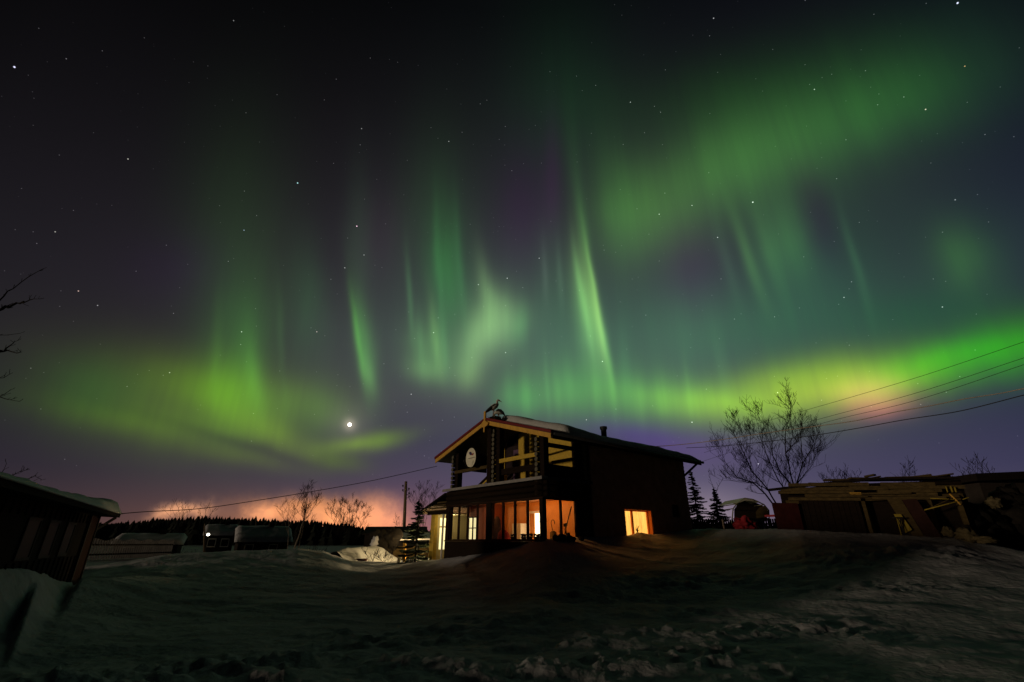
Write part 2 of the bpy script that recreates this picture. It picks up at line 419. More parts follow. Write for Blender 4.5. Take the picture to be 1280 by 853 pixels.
# ---------------------------------------------------------------- builders
class MB:
    """collects shapes; build() links them as one mesh object"""

    def __init__(self):
        self.v, self.f, self.mi, self.cur, self.smooth = [], [], [], 0, []

    def add(self, vs, fs, smooth=False):
        o = len(self.v)
        self.v += [tuple(p) for p in vs]
        for f in fs:
            self.f.append(tuple(i + o for i in f))
            self.mi.append(self.cur)
            self.smooth.append(smooth)
        return self

    def hexa(self, p):
        return self.add(p, [(0, 3, 2, 1), (4, 5, 6, 7), (0, 1, 5, 4), (1, 2, 6, 5), (2, 3, 7, 6), (3, 0, 4, 7)])

    def box(self, a, b):
        x0, y0, z0 = a
        x1, y1, z1 = b
        return self.hexa([(x0, y0, z0), (x1, y0, z0), (x1, y1, z0), (x0, y1, z0), (x0, y0, z1), (x1, y0, z1), (x1, y1, z1), (x0, y1, z1)])

    def bar(self, a, b, w, h, up=(0, 0, 1)):
        a, b = Vector(a), Vector(b)
        d = (b - a).normalized()
        s = d.cross(Vector(up))
        if s.length < 1e-4:
            s = d.cross(Vector((0, 1, 0)))
        s.normalize()
        t_ = s.cross(d).normalized()
        s *= w / 2
        t_ *= h / 2
        return self.hexa([a - s - t_, a + s - t_, b + s - t_, b - s - t_, a - s + t_, a + s + t_, b + s + t_, b - s + t_])

    def tube(self, pts, rad, n=6, cap=True, smooth=True):
        pts = [Vector(p) for p in pts]
        if not hasattr(rad, '__len__'):
            rad = [rad] * len(pts)
        vs, fs = [], []
        prev = None
        for i, p in enumerate(pts):
            d = (pts[min(i + 1, len(pts) - 1)] - pts[max(i - 1, 0)])
            if d.length < 1e-7:
                d = Vector((0, 0, 1))
            d.normalize()
            if prev is None:
                s = d.cross(Vector((0, 0, 1)))
                if s.length < 1e-3:
                    s = d.cross(Vector((0, 1, 0)))
            else:
                s = prev - d * prev.dot(d)
                if s.length < 1e-4:
                    s = d.cross(Vector((0.3, 1, 0)))
            s.normalize()
            prev = s
            t_ = d.cross(s)
            for k in range(n):
                a = 2 * math.pi * k / n
                vs.append(p + (s * math.cos(a) + t_ * math.sin(a)) * rad[i])
        for i in range(len(pts) - 1):
            for k in range(n):
                k2 = (k + 1) % n
                fs.append((i * n + k, i * n + k2, (i + 1) * n + k2, (i + 1) * n + k))
        if cap:
            fs.append(tuple(range(n - 1, -1, -1)))
            fs.append(tuple(range((len(pts) - 1) * n, len(pts) * n)))
        return self.add(vs, fs, smooth)

    def lump(self, c, r, seed=0, amp=.25, fr_=1.4, nu=14, nv=9):
        """an uneven boulder or heap"""
        vs, fs = [], []
        c = Vector(c)
        for j in range(nv + 1):
            th = math.pi * j / nv
            for i in range(nu):
                ph = 2 * math.pi * i / nu
                d = Vector((math.sin(th) * math.cos(ph), math.sin(th) * math.sin(ph), math.cos(th)))
                k = 1 + amp * 2 * mn.noise(d * fr_ + Vector((seed * 3.1, seed, 0))) + amp * mn.noise(d * fr_ * 2.7 + Vector((0, seed, 5)))
                vs.append(c + Vector((d.x * r[0], d.y * r[1], d.z * r[2])) * k)
        for j in range(nv):
            for i in range(nu):
                i2 = (i + 1) % nu
                fs.append((j * nu + i, (j + 1) * nu + i, (j + 1) * nu + i2, j * nu + i2))
        return self.add(vs, fs, True)

    def build(self, name, mats, parent=None):
        me = bpy.data.meshes.new(name)
        me.from_pydata(self.v, [], self.f)
        if not isinstance(mats, (list, tuple)):
            mats = [mats]
        for m in mats:
            me.materials.append(MATS[m])
        me.polygons.foreach_set('material_index', self.mi)
        me.polygons.foreach_set('use_smooth', self.smooth)
        me.validate()
        me.update()
        o = bpy.data.objects.new(name, me)
        COL.objects.link(o)
        if parent:
            o.parent = parent
        return o


def tag(o, label, cat, group=None):
    o['label'] = label
    o['category'] = cat
    if group:
        o['group'] = group
    return o


def thing(name, label, cat, loc=(0, 0, 0), rz=0.0, group=None):
    o = bpy.data.objects.new(name, None)
    o.empty_display_size = .2
    COL.objects.link(o)
    o.location = loc
    o.rotation_euler = (0, 0, rz)
    return tag(o, label, cat, group)


def part(name, m, parent, *boxes):
    b = MB()
    for a, c in boxes:
        b.box(a, c)
    return b.build(name, m, parent)


def bevel(o, w=.01, seg=1):
    md = o.modifiers.new('edge', 'BEVEL')
    md.width = w
    md.segments = seg
    md.limit_method = 'ANGLE'
    return o


def setlabel(o, label):
    o['label'] = label
    return o


# ---------------------------------------------------------------- ground
HC = at(678, 622, 18)
HC.z = 0
HA = R(49.8)
DV = Vector((math.sin(HA), math.cos(HA), 0))        # along the plastered side
DU = Vector((-math.cos(HA), math.sin(HA), 0))       # along the gable front
HROT = math.atan2(DV.y, DV.x)


def HL(v, u, z):
    return HC + DV * v + DU * u + Vector((0, 0, z))


CREST = [(-60, 714, 7.6), (0, 711, 8.9), (40, 713, 10.0), (54, 722, 10.6), (66, 733, 11.4), (86, 733, 13), (100, 720, 16), (130, 712, 17), (160, 706, 18), (200, 697, 19), (250, 692, 20), (330, 689, 21), (372, 688, 21.5), (405, 692, 22),
         (425, 701, 22), (440, 706, 22.4), (470, 708, 22.8), (500, 707, 23), (545, 701, 22.9), (557, 699, 22.5), (600, 692, 20.95), (640, 684.5, 19.3), (668, 678, 18.25), (684, 675, 17.9), (700, 673.5, 18.4), (722, 672, 19.1),
         (740, 671.5, 19.6), (765, 671, 20.4), (780, 670, 20.8), (802, 666.5, 21.5), (815, 668.5, 21.9), (850, 664, 23.3), (870, 661.5, 24), (900, 662, 22.5), (935, 662.5, 21.5), (970, 661.5, 20.4), (1000, 662, 19.4),
         (1050, 665, 18.6), (1100, 667, 18.2), (1150, 671, 17.6), (1200, 674, 17.2), (1230, 680, 17), (1280, 690, 16.4), (1400, 700, 16), (1800, 720, 12)]
_ca, _cr, _cz = [], [], []
for (px, py, Y) in CREST:
    p = at(px, py, Y)
    _ca.append(math.atan2(p.x, p.y))
    _cr.append(math.hypot(p.x, p.y))
    _cz.append(p.z)

# trampled, crusty patches: ground points and sizes
RP = []
for (px, py, w, h, rot) in [(60, 842, 9, 1.0, 8), (740, 800, 5, .5, 12), (930, 770, 4.5, .6, 8), (700, 835, 4, .5, 12), (1100, 745, 4, .7, -4), (190, 815, 2.6, .6, 10), (330, 795, 2.4, .6, 8), (460, 775, 2.0, .8, 4), (535, 772, 1.6, .7, 4), (520, 795, 1.6, .45, 6),
                            (650, 762, 2.4, .9, 6), (760, 745, 2.2, .9, 5), (835, 738, 2.6, .9, 3), (690, 780, 1.6, .4, 6), (900, 735, 2.6, 1.0, 0), (870, 755, 1.6, .5, 0),
                            (1050, 712, 2.6, 1.2, -4), (1150, 712, 2.4, 1.1, -6), (1190, 726, 1.6, .7, -6), (860, 790, 2.0, .5, 8), (980, 805, 1.2, .4, 0), (850, 830, 1.4, .4, 6), (600, 850, 1.6, .4, 6), (1080, 775, 1.2, .4, -8)]:
    d = ray(px, py)
    zt = .35
    k = (zt - CZ) / d.z if d.z < -.02 else 14
    k = min(k, 16 / d.y)
    p = Vector((0, 0, CZ)) + d * k
    RP.append((p.x, p.y, w * .55, h * .9, R(rot)))


# beyond the frame the field runs out flat
_ca = [-math.pi, R(-75), R(-52)] + _ca + [R(80), math.pi]
_cr = [14, 12, 9.5] + _cr + [14, 14]
_cz = [.1, .1, .35] + _cz + [.5, .1]
_aa = np.linspace(-math.pi, math.pi, 1441)
_k = np.exp(-(np.linspace(-60, 60, 121) / 34.0) ** 2)
_k /= _k.sum()
_sr = np.convolve(np.pad(np.interp(_aa, _ca, _cr), 60, mode='edge'), _k, 'valid')
_sz = np.convolve(np.pad(np.interp(_aa, _ca, _cz), 60, mode='edge'), _k, 'valid')


def fbm(x, y, o=4):
    return mn.fractal(Vector((x, y, 0.0)), 1.0, 2.0, o)


def rough_at(x, y):
    m = 0.0
    for (cx, cy, a, b, ro) in RP:
        dx, dy = x - cx, y - cy
        if abs(dx) > 12 or abs(dy) > 6:
            continue
        c, s = math.cos(ro), math.sin(ro)
        p, q = (dx * c + dy * s) / a, (-dx * s + dy * c) / b
        m += math.exp(-(p * p + q * q))
    return min(m, 1.0)


def gz_(x, y, detail=True):
    r = math.hypot(x, y)
    a = math.atan2(x, y)
    rc = float(np.interp(a, _ca, _cr))
    zc = float(np.interp(a, _ca, _cz))
    far = 0.1 if a < -.05 else (0.9 if a > .3 else .5)
    if r < rc:
        rs_ = float(np.interp(a, _aa, _sr))
        zs_ = float(np.interp(a, _aa, _sz))
        zm = zs_ + (1.25 - zs_) * max(0.0, 1 - r / 15.0)
        t_ = max(0.0, (r - 2.5) / (rs_ - 2.5))
        zb_ = zm * min(t_, 1.15) ** 3.0
        tc_ = max(0.0, (rc - 2.5) / (rs_ - 2.5))
        zmc = zs_ + (1.25 - zs_) * max(0.0, 1 - rc / 15.0)
        zbc = zmc * min(tc_, 1.15) ** 3.0
        w_ = 2.2 if rc < 14 else 5.0
        q_ = max(0.0, min(1.0, (r - (rc - w_)) / w_))
        z = zb_ + (zc - zbc) * q_ * q_ * (3 - 2 * q_)
    else:
        t_ = min(1, (r - rc) / 26.0)
        z = zc + (far - zc) * (t_ * t_ * (3 - 2 * t_))
    if r > 110:
        z += min((r - 110) * .004, 3.0)
    if detail:
        edge = min(1.0, abs(r - rc) / 2.0)
        fade = min(1.0, max(0.0, (70 - r) / 40))
        z += fade * (.09 * fbm(x * .35, y * .5, 3) * (.3 + .7 * edge) + .03 * fbm(x * 1.2 + 5, y * 2.2, 4) + .018 * abs(fbm(x * 3.1, y * 4.4 + 9, 3)))
        if r < 26:
            m = rough_at(x, y)
            if m > .03:
                q = fbm(x * 1.1 + 40, y * 1.9, 4)
                q2 = 1 - abs(fbm(x * 1.7 + 11, y * 3.0 + 3, 3)) * 2.2
                z += m * (.13 * max(0, q) + .07 * max(0, q2) + .04 * fbm(x * 4.2, y * 6.0, 3))
    # the house stands in a hollow of its own
    q = Vector((x, y, 0)) - HC
    v, u = q.dot(DV), q.dot(DU)
    if .12 < v < 9.75 and .12 < u < 9.0:
        z = min(z, .35)
    return z


def build_ground():
    az = sorted(set([round(R(a), 6) for a in np.arange(-56, 56.001, .24)] + [round(R(a), 6) for a in np.concatenate([np.arange(-180, -56, 4), np.arange(60, 181, 4)])]))
    rs = list(np.concatenate([np.arange(.6, 5, .45), np.arange(5, 30, .13), np.geomspace(30, 120, 46)[0:], np.geomspace(132, 3000, 16)]))
    rs = sorted(set(float(round(r, 4)) for r in rs))
    vs = [(0, 0, gz_(0.01, 0.01))]
    for r in rs:
        for a in az:
            x, y = r * math.sin(a), r * math.cos(a)
            vs.append((x, y, gz_(x, y)))
    n = len(az)
    fs = []
    for j in range(len(rs) - 1):
        for i in range(n - 1):
            p = 1 + j * n + i
            fs.append((p, p + 1, p + n + 1, p + n))
        p = 1 + j * n + n - 1
        fs.append((p, 1 + j * n, 1 + (j + 1) * n, p + n))
    for i in range(n):
        fs.append((0, 1 + (i + 1) % n, 1 + i))
    b = MB()
    b.add(vs, fs, True)
    # faces must look upwards
    o = b.build('snow_ground', 'snow')
    bm = bmesh.new()
    bm.from_mesh(o.data)
    bmesh.ops.recalc_face_normals(bm, faces=bm.faces)
    if sum(f.normal.z for f in bm.faces) < 0:
        bmesh.ops.reverse_faces(bm, faces=bm.faces)
    bm.to_mesh(o.data)
    bm.free()
    o['kind'] = 'structure'


build_ground()


def ground_point(px, Y, dz=0.0):
    p = at(px, 670, Y)
    return Vector((p.x, p.y, gz_(p.x, p.y, False) + dz))


# snow bank, lit by the lamp added on the annex wall
def build_bank():
    top = [(418, 690), (430, 686), (445, 684), (470, 683), (480, 689), (490, 697), (499, 706)]
    b = MB()
    vs, fs = [], []
    nrow = 10
    cols = 34
    for i in range(cols):
        t_ = i / (cols - 1)
        px = 416 + t_ * (502 - 416)
        py = np.interp(px, [p[0] for p in top], [p[1] for p in top])
        T = at(px, py, 25.4 + 4.4 * t_)
        for j in range(nrow):
            s = j / (nrow - 1)
            k = .10 * fbm(px * .08, s * 3, 4)
            o_ = 1.3 * s ** 1.3
            z = T.z * (1 - s ** 2.2) + (.15) * s
            vs.append((T.x + .94 * o_ + k, T.y - .35 * o_ + k, z + k * .6))
        vs.append((T.x - 1.5, T.y + 1.6, .1))
    m = nrow + 1
    for i in range(cols - 1):
        for j in range(nrow - 1):
            p = i * m + j
            fs.append((p, p + m, p + m + 1, p + 1))
        fs.append((i * m, i * m + nrow, (i + 1) * m + nrow, (i + 1) * m))
    b.add(vs, fs, True)
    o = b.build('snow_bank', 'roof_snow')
    o['kind'] = 'structure'


build_bank()


# ---------------------------------------------------------------- the far wood
def build_forest():
    rnd = random.Random(3)
    b = MB()
    prof_x = [-200, 0, 150, 200, 260, 330, 380, 430, 470, 560, 700, 870, 900, 1000, 1280, 1500]
    prof_y = [650, 654, 652, 647, 644.5, 647, 649, 653, 660, 660, 664, 650, 652, 655, 655, 655]
    for row in range(3):
        n = 470
        for i in range(n):
            px = -120 + 1520 * (i + rnd.random()) / n
            if 560 < px < 840:
                continue
            Y = 150 + row * 26 + rnd.uniform(-9, 9)
            top = np.interp(px, prof_x, prof_y) + rnd.uniform(-.4, 2.2) - (1.6 if rnd.random() < .07 else 0) + 2.2 * mn.noise(Vector((px * .035, row, 0))) + (2 - row) * 1.3
            p = at(px, top, Y)
            z0 = gz_(p.x, p.y, False) - .3
            h = p.z - z0
            w = rnd.uniform(1.3, 2.6)
            tiers = 5
            for k in range(tiers):
                f0 = .08 + .9 * k / tiers
                f1 = min(1.0, f0 + 1.5 / tiers)
                r_ = w * (1 - f0) ** .6 + .12
                n_ = 6
                a0 = rnd.random() * 6
                vs = [(p.x + r_ * rnd.uniform(.7, 1.2) * math.cos(a0 + q * 6.283 / n_), p.y + r_ * math.sin(a0 + q * 6.283 / n_), z0 + h * f0 - rnd.random() * .25) for q in range(n_)]
                vs.append((p.x, p.y, z0 + h * f1))
                b.add(vs, [(q, (q + 1) % n_, n_) for q in range(n_)])
    o = b.build('forest', 'forest')
    o['kind'] = 'stuff'
    tag(o, 'dark line of distant conifers under the glowing horizon', 'forest')


build_forest()


# ---------------------------------------------------------------- house
house = thing('log_house', 'two storey log house with glowing veranda and snowy gable roof', 'house', HC, HROT)
WU, WV = 6.4, 9.9          # front width, side length
RU, RZ, EZ, OE = 3.2, 6.46, 5.26, .8
SL = (RZ - EZ) / (RU + OE)


def rz_at(u):
    return RZ - SL * abs(u - RU)


# local axes: x = v (away along the plastered side), y = u (away along the front)
b = MB()      # plastered block: side wall with its two openings, back walls
x0 = 2.72
T = .28
W1 = (4.74, 6.68, 1.55, 2.84)
W2 = (8.36, 8.98, 2.60, 3.16)
zt = 5.35
y0 = -.03
segs = [((x0, y0, -.5), (W1[0], T, zt)), ((W1[0], y0, -.5), (W1[1], T, W1[2])), ((W1[0], y0, W1[3]), (W1[1], T, zt)), ((W1[1], y0, -.5), (W2[0], T, zt)),
        ((W2[0], y0, -.5), (W2[1], T, W2[2])), ((W2[0], y0, W2[3]), (W2[1], T, zt)), ((W2[1], y0, -.5), (WV, T, zt))]
for (ax_, ay_, az_), (bx_, by_, bz_) in segs:
    b.box((ax_, ay_ + .02, az_), (bx_, by_, bz_))
    k0 = math.floor(az_ / .19)
    z = k0 * .19
    while z < bz_ - .01:
        za_, zb_ = max(z, az_), min(z + .187, bz_)
        if zb_ - za_ > .02:
            b.hexa([(ax_, ay_ - .022, za_), (bx_, ay_ - .022, za_), (bx_, ay_ + .018, za_), (ax_, ay_ + .018, za_), (ax_, ay_ + .004, zb_), (bx_, ay_ + .004, zb_), (bx_, ay_ + .018, zb_), (ax_, ay_ + .018, zb_)])
        z += .19
b.build('side_wall', 'stucco', house)
b = MB()
b.box((WV - T, T + .003, -.5), (WV, WU, zt))
b.box((x0, WU - T, -.5), (WV - T - .003, WU, zt))
vs = [(WV, 0.0, zt + .003), (WV, WU, zt + .003), (WV, RU, RZ - .1), (WV - T, 0.0, zt + .003), (WV - T, WU, zt + .003), (WV - T, RU, RZ - .1)]
b.add(vs, [(0, 1, 2), (3, 5, 4), (0, 2, 5, 3), (1, 4, 5, 2)])
b.build('rear_wall', 'stucco', house)

# lit ground floor window of the side wall
win = MB()
fx0, fx1, fz0, fz1 = W1
d0, d1 = .16, .22
for a, c in [((fx0, d0, fz0), (fx0 + .07, d1, fz1)), ((fx1 - .07, d0, fz0), (fx1, d1, fz1)), ((fx0 + .07, d0, fz1 - .08), (fx1 - .07, d1, fz1)), ((fx0 + .07, d0, fz0), (fx1 - .07, d1, fz0 + .08)),
             ((fx0 + .70, d0 - .01, fz0 + .08), (fx0 + .80, d1, fz1 - .08))]:
    win.box(a, c)
wf = win.build('window', 'orange_frame', house)
wf['label'] = 'glowing ground floor window half buried in snow'
part('pane', 'glass', wf, ((fx0 + .07, .19, fz0 + .08), (fx1 - .07, .194, fz1 - .08)))
# the curtain behind the window glows with the room light
b = MB()
n = 60
vs, fs = [], []
for i in range(n + 1):
    x = fx0 - .1 + (fx1 - fx0 + .2) * i / n
    y = .36 + .028 * math.sin(i * 1.25) + .02 * math.sin(i * .5)
    vs += [(x, y, fz0 - .1), (x, y, fz1 + .1)]
for i in range(n):
    fs.append((2 * i, 2 * i + 2, 2 * i + 3, 2 * i + 1))
b.add(vs, fs, True)
b.build('curtain', 'lit_window', wf)
rv = MB()
rv.box((fx0 - .003, y0 + .01, fz1 - .035), (fx1 + .003, d0 - .002, fz1 - .002)).box((fx1 - .035, y0 + .01, fz0), (fx1 - .002, d0 - .002, fz1 - .037)).box((fx0 + .002, y0 + .01, fz0), (fx0 + .03, d0 - .002, fz1 - .037))
rv.build('sill', 'orange_frame', wf)  # orange lining: the glow on the reveal is put into its colour
t_ = thing('window_plant', 'small dark pot plant behind the glowing side window', 'plant', HL(5.95, .29, W1[2] + .2))
m = MB()
m.tube([(0, 0, -.1), (0, 0, .06), (0, 0, .16)], [.05, .07, .075], 10)
m.build('pot', 'rust_panel', t_)
m = MB()
rw = random.Random(2)
for q in range(8):
    a = rw.random() * 6.28
    h_ = rw.uniform(.12, .34)
    m.tube([(0, 0, .14), (.04 * math.cos(a), .02 * math.sin(a), .14 + h_ * .6), (.12 * math.cos(a), .03 * math.sin(a), .14 + h_)], [.008, .012, .003], 4)
m.build('foliage', 'needles', t_)
# small dark window
win = MB()
fx0, fx1, fz0, fz1 = W2
for a, c in [((fx0, .02, fz0), (fx0 + .06, .09, fz1)), ((fx1 - .06, .02, fz0), (fx1, .09, fz1)), ((fx0 + .06, .02, fz1 - .06), (fx1 - .06, .09, fz1)), ((fx0 + .06, .02, fz0), (fx1 - .06, .09, fz0 + .06))]:
    win.box(a, c)
wf = win.build('window', 'frame_dark', house)
wf['label'] = 'small unlit window in the plastered wall'
part('pane', 'dark_pane', wf, ((fx0 + .06, .05, fz0 + .06), (fx1 - .06, .06, fz1 - .06)))

# plinth boards below the glazing
part('plinth', 'dark_board', house, ((0, 0, -.4), (.14, WU, 1.55)), ((.143, 0, -.4), (x0 - .003, .14, 1.55)))
part('window_sill', 'frame_dark', house, ((-.05, -.05, 1.553), (.17, WU, 1.60)), ((.173, -.05, 1.553), (x0 - .003, .17, 1.60)))
# log band over the glazing
b = MB()
for k in range(3):
    z = 3.16 + k * .21
    b.tube([(.11, -.2, z), (.11, WU + .1, z)], .108, 10)
    b.tube([(-.2, .11, z + .03), (x0 - .01, .11, z + .03)], .108, 10)
b.build('log_beam', 'log', house)
part('lintel', 'frame_dark', house, ((.03, 0, 3.03), (.15, WU, 3.075)), ((.153, .03, 3.03), (x0 - .01, .15, 3.075)))
# posts of the veranda
for (v_, u_, w_) in [(.0, 3.06, .32), (.0, 6.12, .28)]:
    part('veranda_post', 'log', house, ((.0, u_, 1.60), (.2, u_ + w_, 3.03)))
part('veranda_post', 'log', house, ((.0, .0, 1.60), (.17, .17, 3.03)))
part('veranda_post', 'log', house, ((1.82, .0, 1.60), (x0 - .003, .16, 3.03)))


def glazed(name, axis, a0, a1, n_panes):
    """one run of glazing: mullions and a pane each"""
    w = (a1 - a0) / n_panes
    for i in range(n_panes):
        s0, s1 = a0 + i * w, a0 + (i + 1) * w
        m = MB()
        fr = .045
        rects = [(s0, s0 + fr, 1.60, 3.03), (s1 - fr, s1, 1.60, 3.03), (s0 + fr, s1 - fr, 1.60, 1.64), (s0 + fr, s1 - fr, 2.99, 3.03)]
        for (p, q, z0, z1) in rects:
            if axis == 'u':
                m.box((.04, p + .001, z0), (.11, q - .001, z1))
            else:
                m.box((p + .001, .04, z0), (q - .001, .11, z1))
        f = m.build('veranda_window', 'frame_dark', house)
        if axis == 'u':
            part('pane', 'glass', f, ((.07, s0 + fr, 1.64), (.074, s1 - fr, 2.99)))
        else:
            part('pane', 'glass', f, ((s0 + fr, .07, 1.64), (s1 - fr, .074, 2.99)))


glazed('front', 'u', .17, 3.06, 4)
glazed('front', 'u', 3.38, 6.12, 4)
glazed('side', 'v', .18, 1.82, 2)

# veranda interior
part('veranda_floor', 'dark_board', house, ((.145, .145, .70), (2.4, WU, .75)))
part('veranda_ceiling', 'orange_wall', house, ((.16, .16, 3.10), (2.5, WU - .02, 3.14)))
DX0, DX1 = 2.10, 2.86     # bright doorway in the back wall (u range)
part('inner_wall', 'orange_wall', house, ((1.95, .15, .75), (2.05, DX0, 3.10)), ((1.95, DX0, 2.68), (2.05, DX1, 3.10)), ((1.95, DX1, .75), (2.05, 5.4, 3.10)))
b = MB()
b.box((1.20, 4.66, 2.62), (1.30, WU - .02, 3.10)).box((1.20, 4.66, .75), (1.30, 5.66, 2.62)).box((1.20, 5.66, .75), (1.30, 6.36, 1.50)).box((1.20, 4.56, .75), (1.93, 4.655, 3.10))
o = b.build('inner_wall', 'red_wall', house)
part('lit_edge_strip', 'orange_frame', house, ((1.12, 4.54, .75), (1.195, 4.63, 3.10)))  # orange strip carries the glow on the jamb edge in its colour
# door frame and the lit room
part('door_frame', 'white_paint', house, ((1.90, DX1, .75), (1.948, DX1 + .09, 2.72)), ((1.90, DX0 - .09, .75), (1.948, DX0, 2.72)), ((1.90, DX0, 2.65), (1.948, DX1, 2.74)))
part('lit_doorway', 'lit_white', house, ((2.02, DX0 + .0, .75), (2.03, DX1 - .26, 2.68)))
part('door', 'orange_wall', house, ((1.99, DX1 - .25, .75), (2.02, DX1, 2.66)))
part('cabinet', 'white_paint', house, ((1.55, 3.0, .76), (1.94, 3.55, 2.26)))
# kitchen window between house and veranda
b = MB()
for (p, q, z0, z1) in [(5.66, 5.71, 1.5, 2.62), (6.31, 6.36, 1.5, 2.62), (5.71, 6.31, 1.5, 1.56), (5.71, 6.31, 2.56, 2.62), (5.71, 6.31, 2.10, 2.14), (5.97, 6.02, 1.56, 2.10), (5.97, 6.02, 2.14, 2.56)]:
    b.box((1.21, p, z0), (1.29, q, z1))
kw = b.build('kitchen_window', 'frame_dark', house)
part('pane', 'lit_yellow', kw, ((1.26, 5.71, 1.56), (1.27, 6.31, 2.56)))
part('doorway_shade', 'dark_cloth', house, ((1.90, 4.78, .75), (1.947, 5.30, 2.72)))  # dark panel standing for the shade in an open doorway
# lamp in the veranda, behind the corner post
lb = MB()
lb.lump((.42, .36, 2.15), (.05, .05, .06), 1, .02)
lamp = lb.build('lamp_bulb', 'lit_lamp', house)
part('lamp_bracket', 'black_iron', lamp, ((.17, .34, 2.21), (.44, .38, 2.235)))


def bulb(name, local, watts, col, rad=.06, parent=None):
    l = bpy.data.lights.new(name, 'POINT')
    l.energy = watts
    l.color = col
    l.shadow_soft_size = rad
    o = bpy.data.objects.new(name, l)
    COL.objects.link(o)
    o.location = local
    if parent:
        o.parent = parent
    return o


for (lv_, lu_, we) in [(.34, 1.3, 84), (.34, 3.9, 24)]:      # unseen spots added under the front lintel to brighten the back wall
    l = bpy.data.lights.new('veranda_fill', 'SPOT')
    l.energy = we
    l.color = (1, .45, .11)
    l.spot_size = R(150)
    l.spot_blend = .6
    l.shadow_soft_size = .06
    o = bpy.data.objects.new('veranda_fill', l)
    COL.objects.link(o)
    o.parent = house
    o.location = (lv_, lu_, 2.92)
    o.rotation_euler = Vector((-1, 0, .62)).to_track_quat('Z', 'Y').to_euler()
bulb('doorway_light', (1.75, 2.3, 1.9), 6, (1, .66, .32), .15, house)

# things in the veranda (each could be lifted away)
b = MB()
b.tube([HL(1.16, .17, 1.55), HL(1.45, .17, 2.25), HL(1.70, .17, 2.80)], .02, 6)
b.bar(HL(1.06, .19, 1.30), HL(1.17, .19, 1.57), .03, .22)
tag(b.build('shovel', 'black_iron'), 'thin dark shovel handle leaning across the right veranda pane', 'shovel')
b = MB()
b.tube([HL(1.52, .30, .76), HL(1.50, .30, 1.6), HL(1.46, .30, 2.16)], .025, 6).bar(HL(1.38, .30, 2.12), HL(1.54, .30, 2.16), .06, .10)
tag(b.build('broom', 'dark_cloth'), 'short upright broom with dark head by the right veranda pane', 'broom')
b = MB()
c = HL(1.55, 1.06, .76)
b.tube([c, c + Vector((0, 0, .6)), c + Vector((0, 0, 1.12)), c + Vector((0, 0, 1.18))], [.12, .13, .13, .05], 12)
hk = [c + Vector((.0, 0, 1.18)) + DU * (.10 * math.cos(a)) * 1.0 + Vector((0, 0, .28 + .12 * math.sin(a))) for a in np.linspace(-.6, math.pi + .3, 12)]
b.tube([c + Vector((0, 0, 1.1))] + hk, .015, 5)
tag(b.build('gas_bottle', 'old_wood'), 'tall grey bottle with hooked hose against the orange wall', 'gas bottle')
b = MB()
b.lump(HL(.75, 3.15, 1.45), (.32, .30, .52), 4, .2)
tag(b.build('cloth_heap', 'red_cloth'), 'crumpled dark red cloth heaped behind the middle veranda pane', 'cloth')
b = MB()
b.tube([HL(1.0, 3.9, 2.55), HL(1.0, 3.9, 2.4), HL(1.0, 3.92, 1.9), HL(1.0, 3.95, 1.2)], [.05, .16, .22, .2], 10)
tag(b.build('coat', 'dark_cloth'), 'dark coat hanging beside the veranda middle post', 'coat')
# flower pots on the sill
rp = random.Random(8)
for i, (u_, k) in enumerate([(1.95, .12), (1.35, .11), (.95, .07), (.62, .13)]):
    p = HL(.27, u_, 1.601)
    t_ = thing('flower_pot', ['wide dark pot low in the third veranda pane from the corner post', 'round dark pot in the veranda pane left of the bright doorway', 'thin stalk plant in a tiny pot before the bright doorway', 'bushy potted plant beside the veranda corner post'][i], 'flower pot', p, 0, 'pots on the veranda sill')
    m = MB()
    m.tube([(0, 0, 0), (0, 0, .10), (0, 0, .13)], [k * .7, k, k * 1.05], 10)
    m.build('pot', 'black_iron', t_)
    m = MB()
    for q in range(9):
        a = rp.random() * 6.28
        m.lump((k * .6 * math.cos(a), k * .6 * math.sin(a), .15 + rp.random() * .05), (.05, .05, .035), q, .4, 1.5, 6, 4)
    m.build('foliage', 'dark_cloth', t_)
for i, (v_, sz) in enumerate([(.35, .11), (.62, .14), (.95, .15), (1.2, .09), (1.65, .09)]):
    b = MB()
    b.lump(HL(v_, -.28, gz_(*HL(v_, -.28, 0).xy) + sz * .55), (sz * 1.2, sz * 1.2, sz), i + 3, .3)
    tag(b.build('snow_clod', 'dark_rubble'), 'dark lump of frozen snow in a row under the side veranda panes', 'snow clod', 'clods under the side veranda panes')

# metal skirt between storeys
b = MB()
b.hexa([(-.22, -.22, 3.66), (.10, -.22, 3.70), (.10, WU + .1, 3.70), (-.22, WU + .1, 3.66), (-.20, -.20, 3.775), (.10, -.20, 3.80), (.10, WU + .1, 3.80), (-.20, WU + .1, 3.775)])
b.build('ledge', 'ledge_metal', house)
b = MB()
b.hexa([(.103, -.22, 3.66), (2.6, -.22, 3.66), (2.6, .10, 3.70), (.103, .10, 3.70), (.103, -.20, 3.775), (2.6, -.20, 3.775), (2.6, .10, 3.80), (.103, .10, 3.80)])
b.build('ledge', 'roof_metal', house)
part('balcony_floor', 'dark_board', house, ((.103, .103, 3.66), (2.0, WU, 3.76)))

# balcony: log-end columns
def log_column(v_, u_, z0, z1, face):
    m = MB()
    m.cur = 0
    m.box((v_ - .10, u_ - .13, z0), (v_ + .16, u_ + .13, z1))
    m.cur = 1
    z = z0 + .1
    while z < z1 - .08:
        if face == 'v':
            m.tube([(v_ - .22, u_ + .19, z), (v_ + .25, u_ + .19, z)], .088, 9, True, False)
        else:
            m.tube([(v_, u_ - .22, z), (v_, u_ + .22, z)], .088, 9, True, False)
        z += .19
    m.cur = 0
    return m.build('balcony_post', ['dark_board', 'log_end'], house)


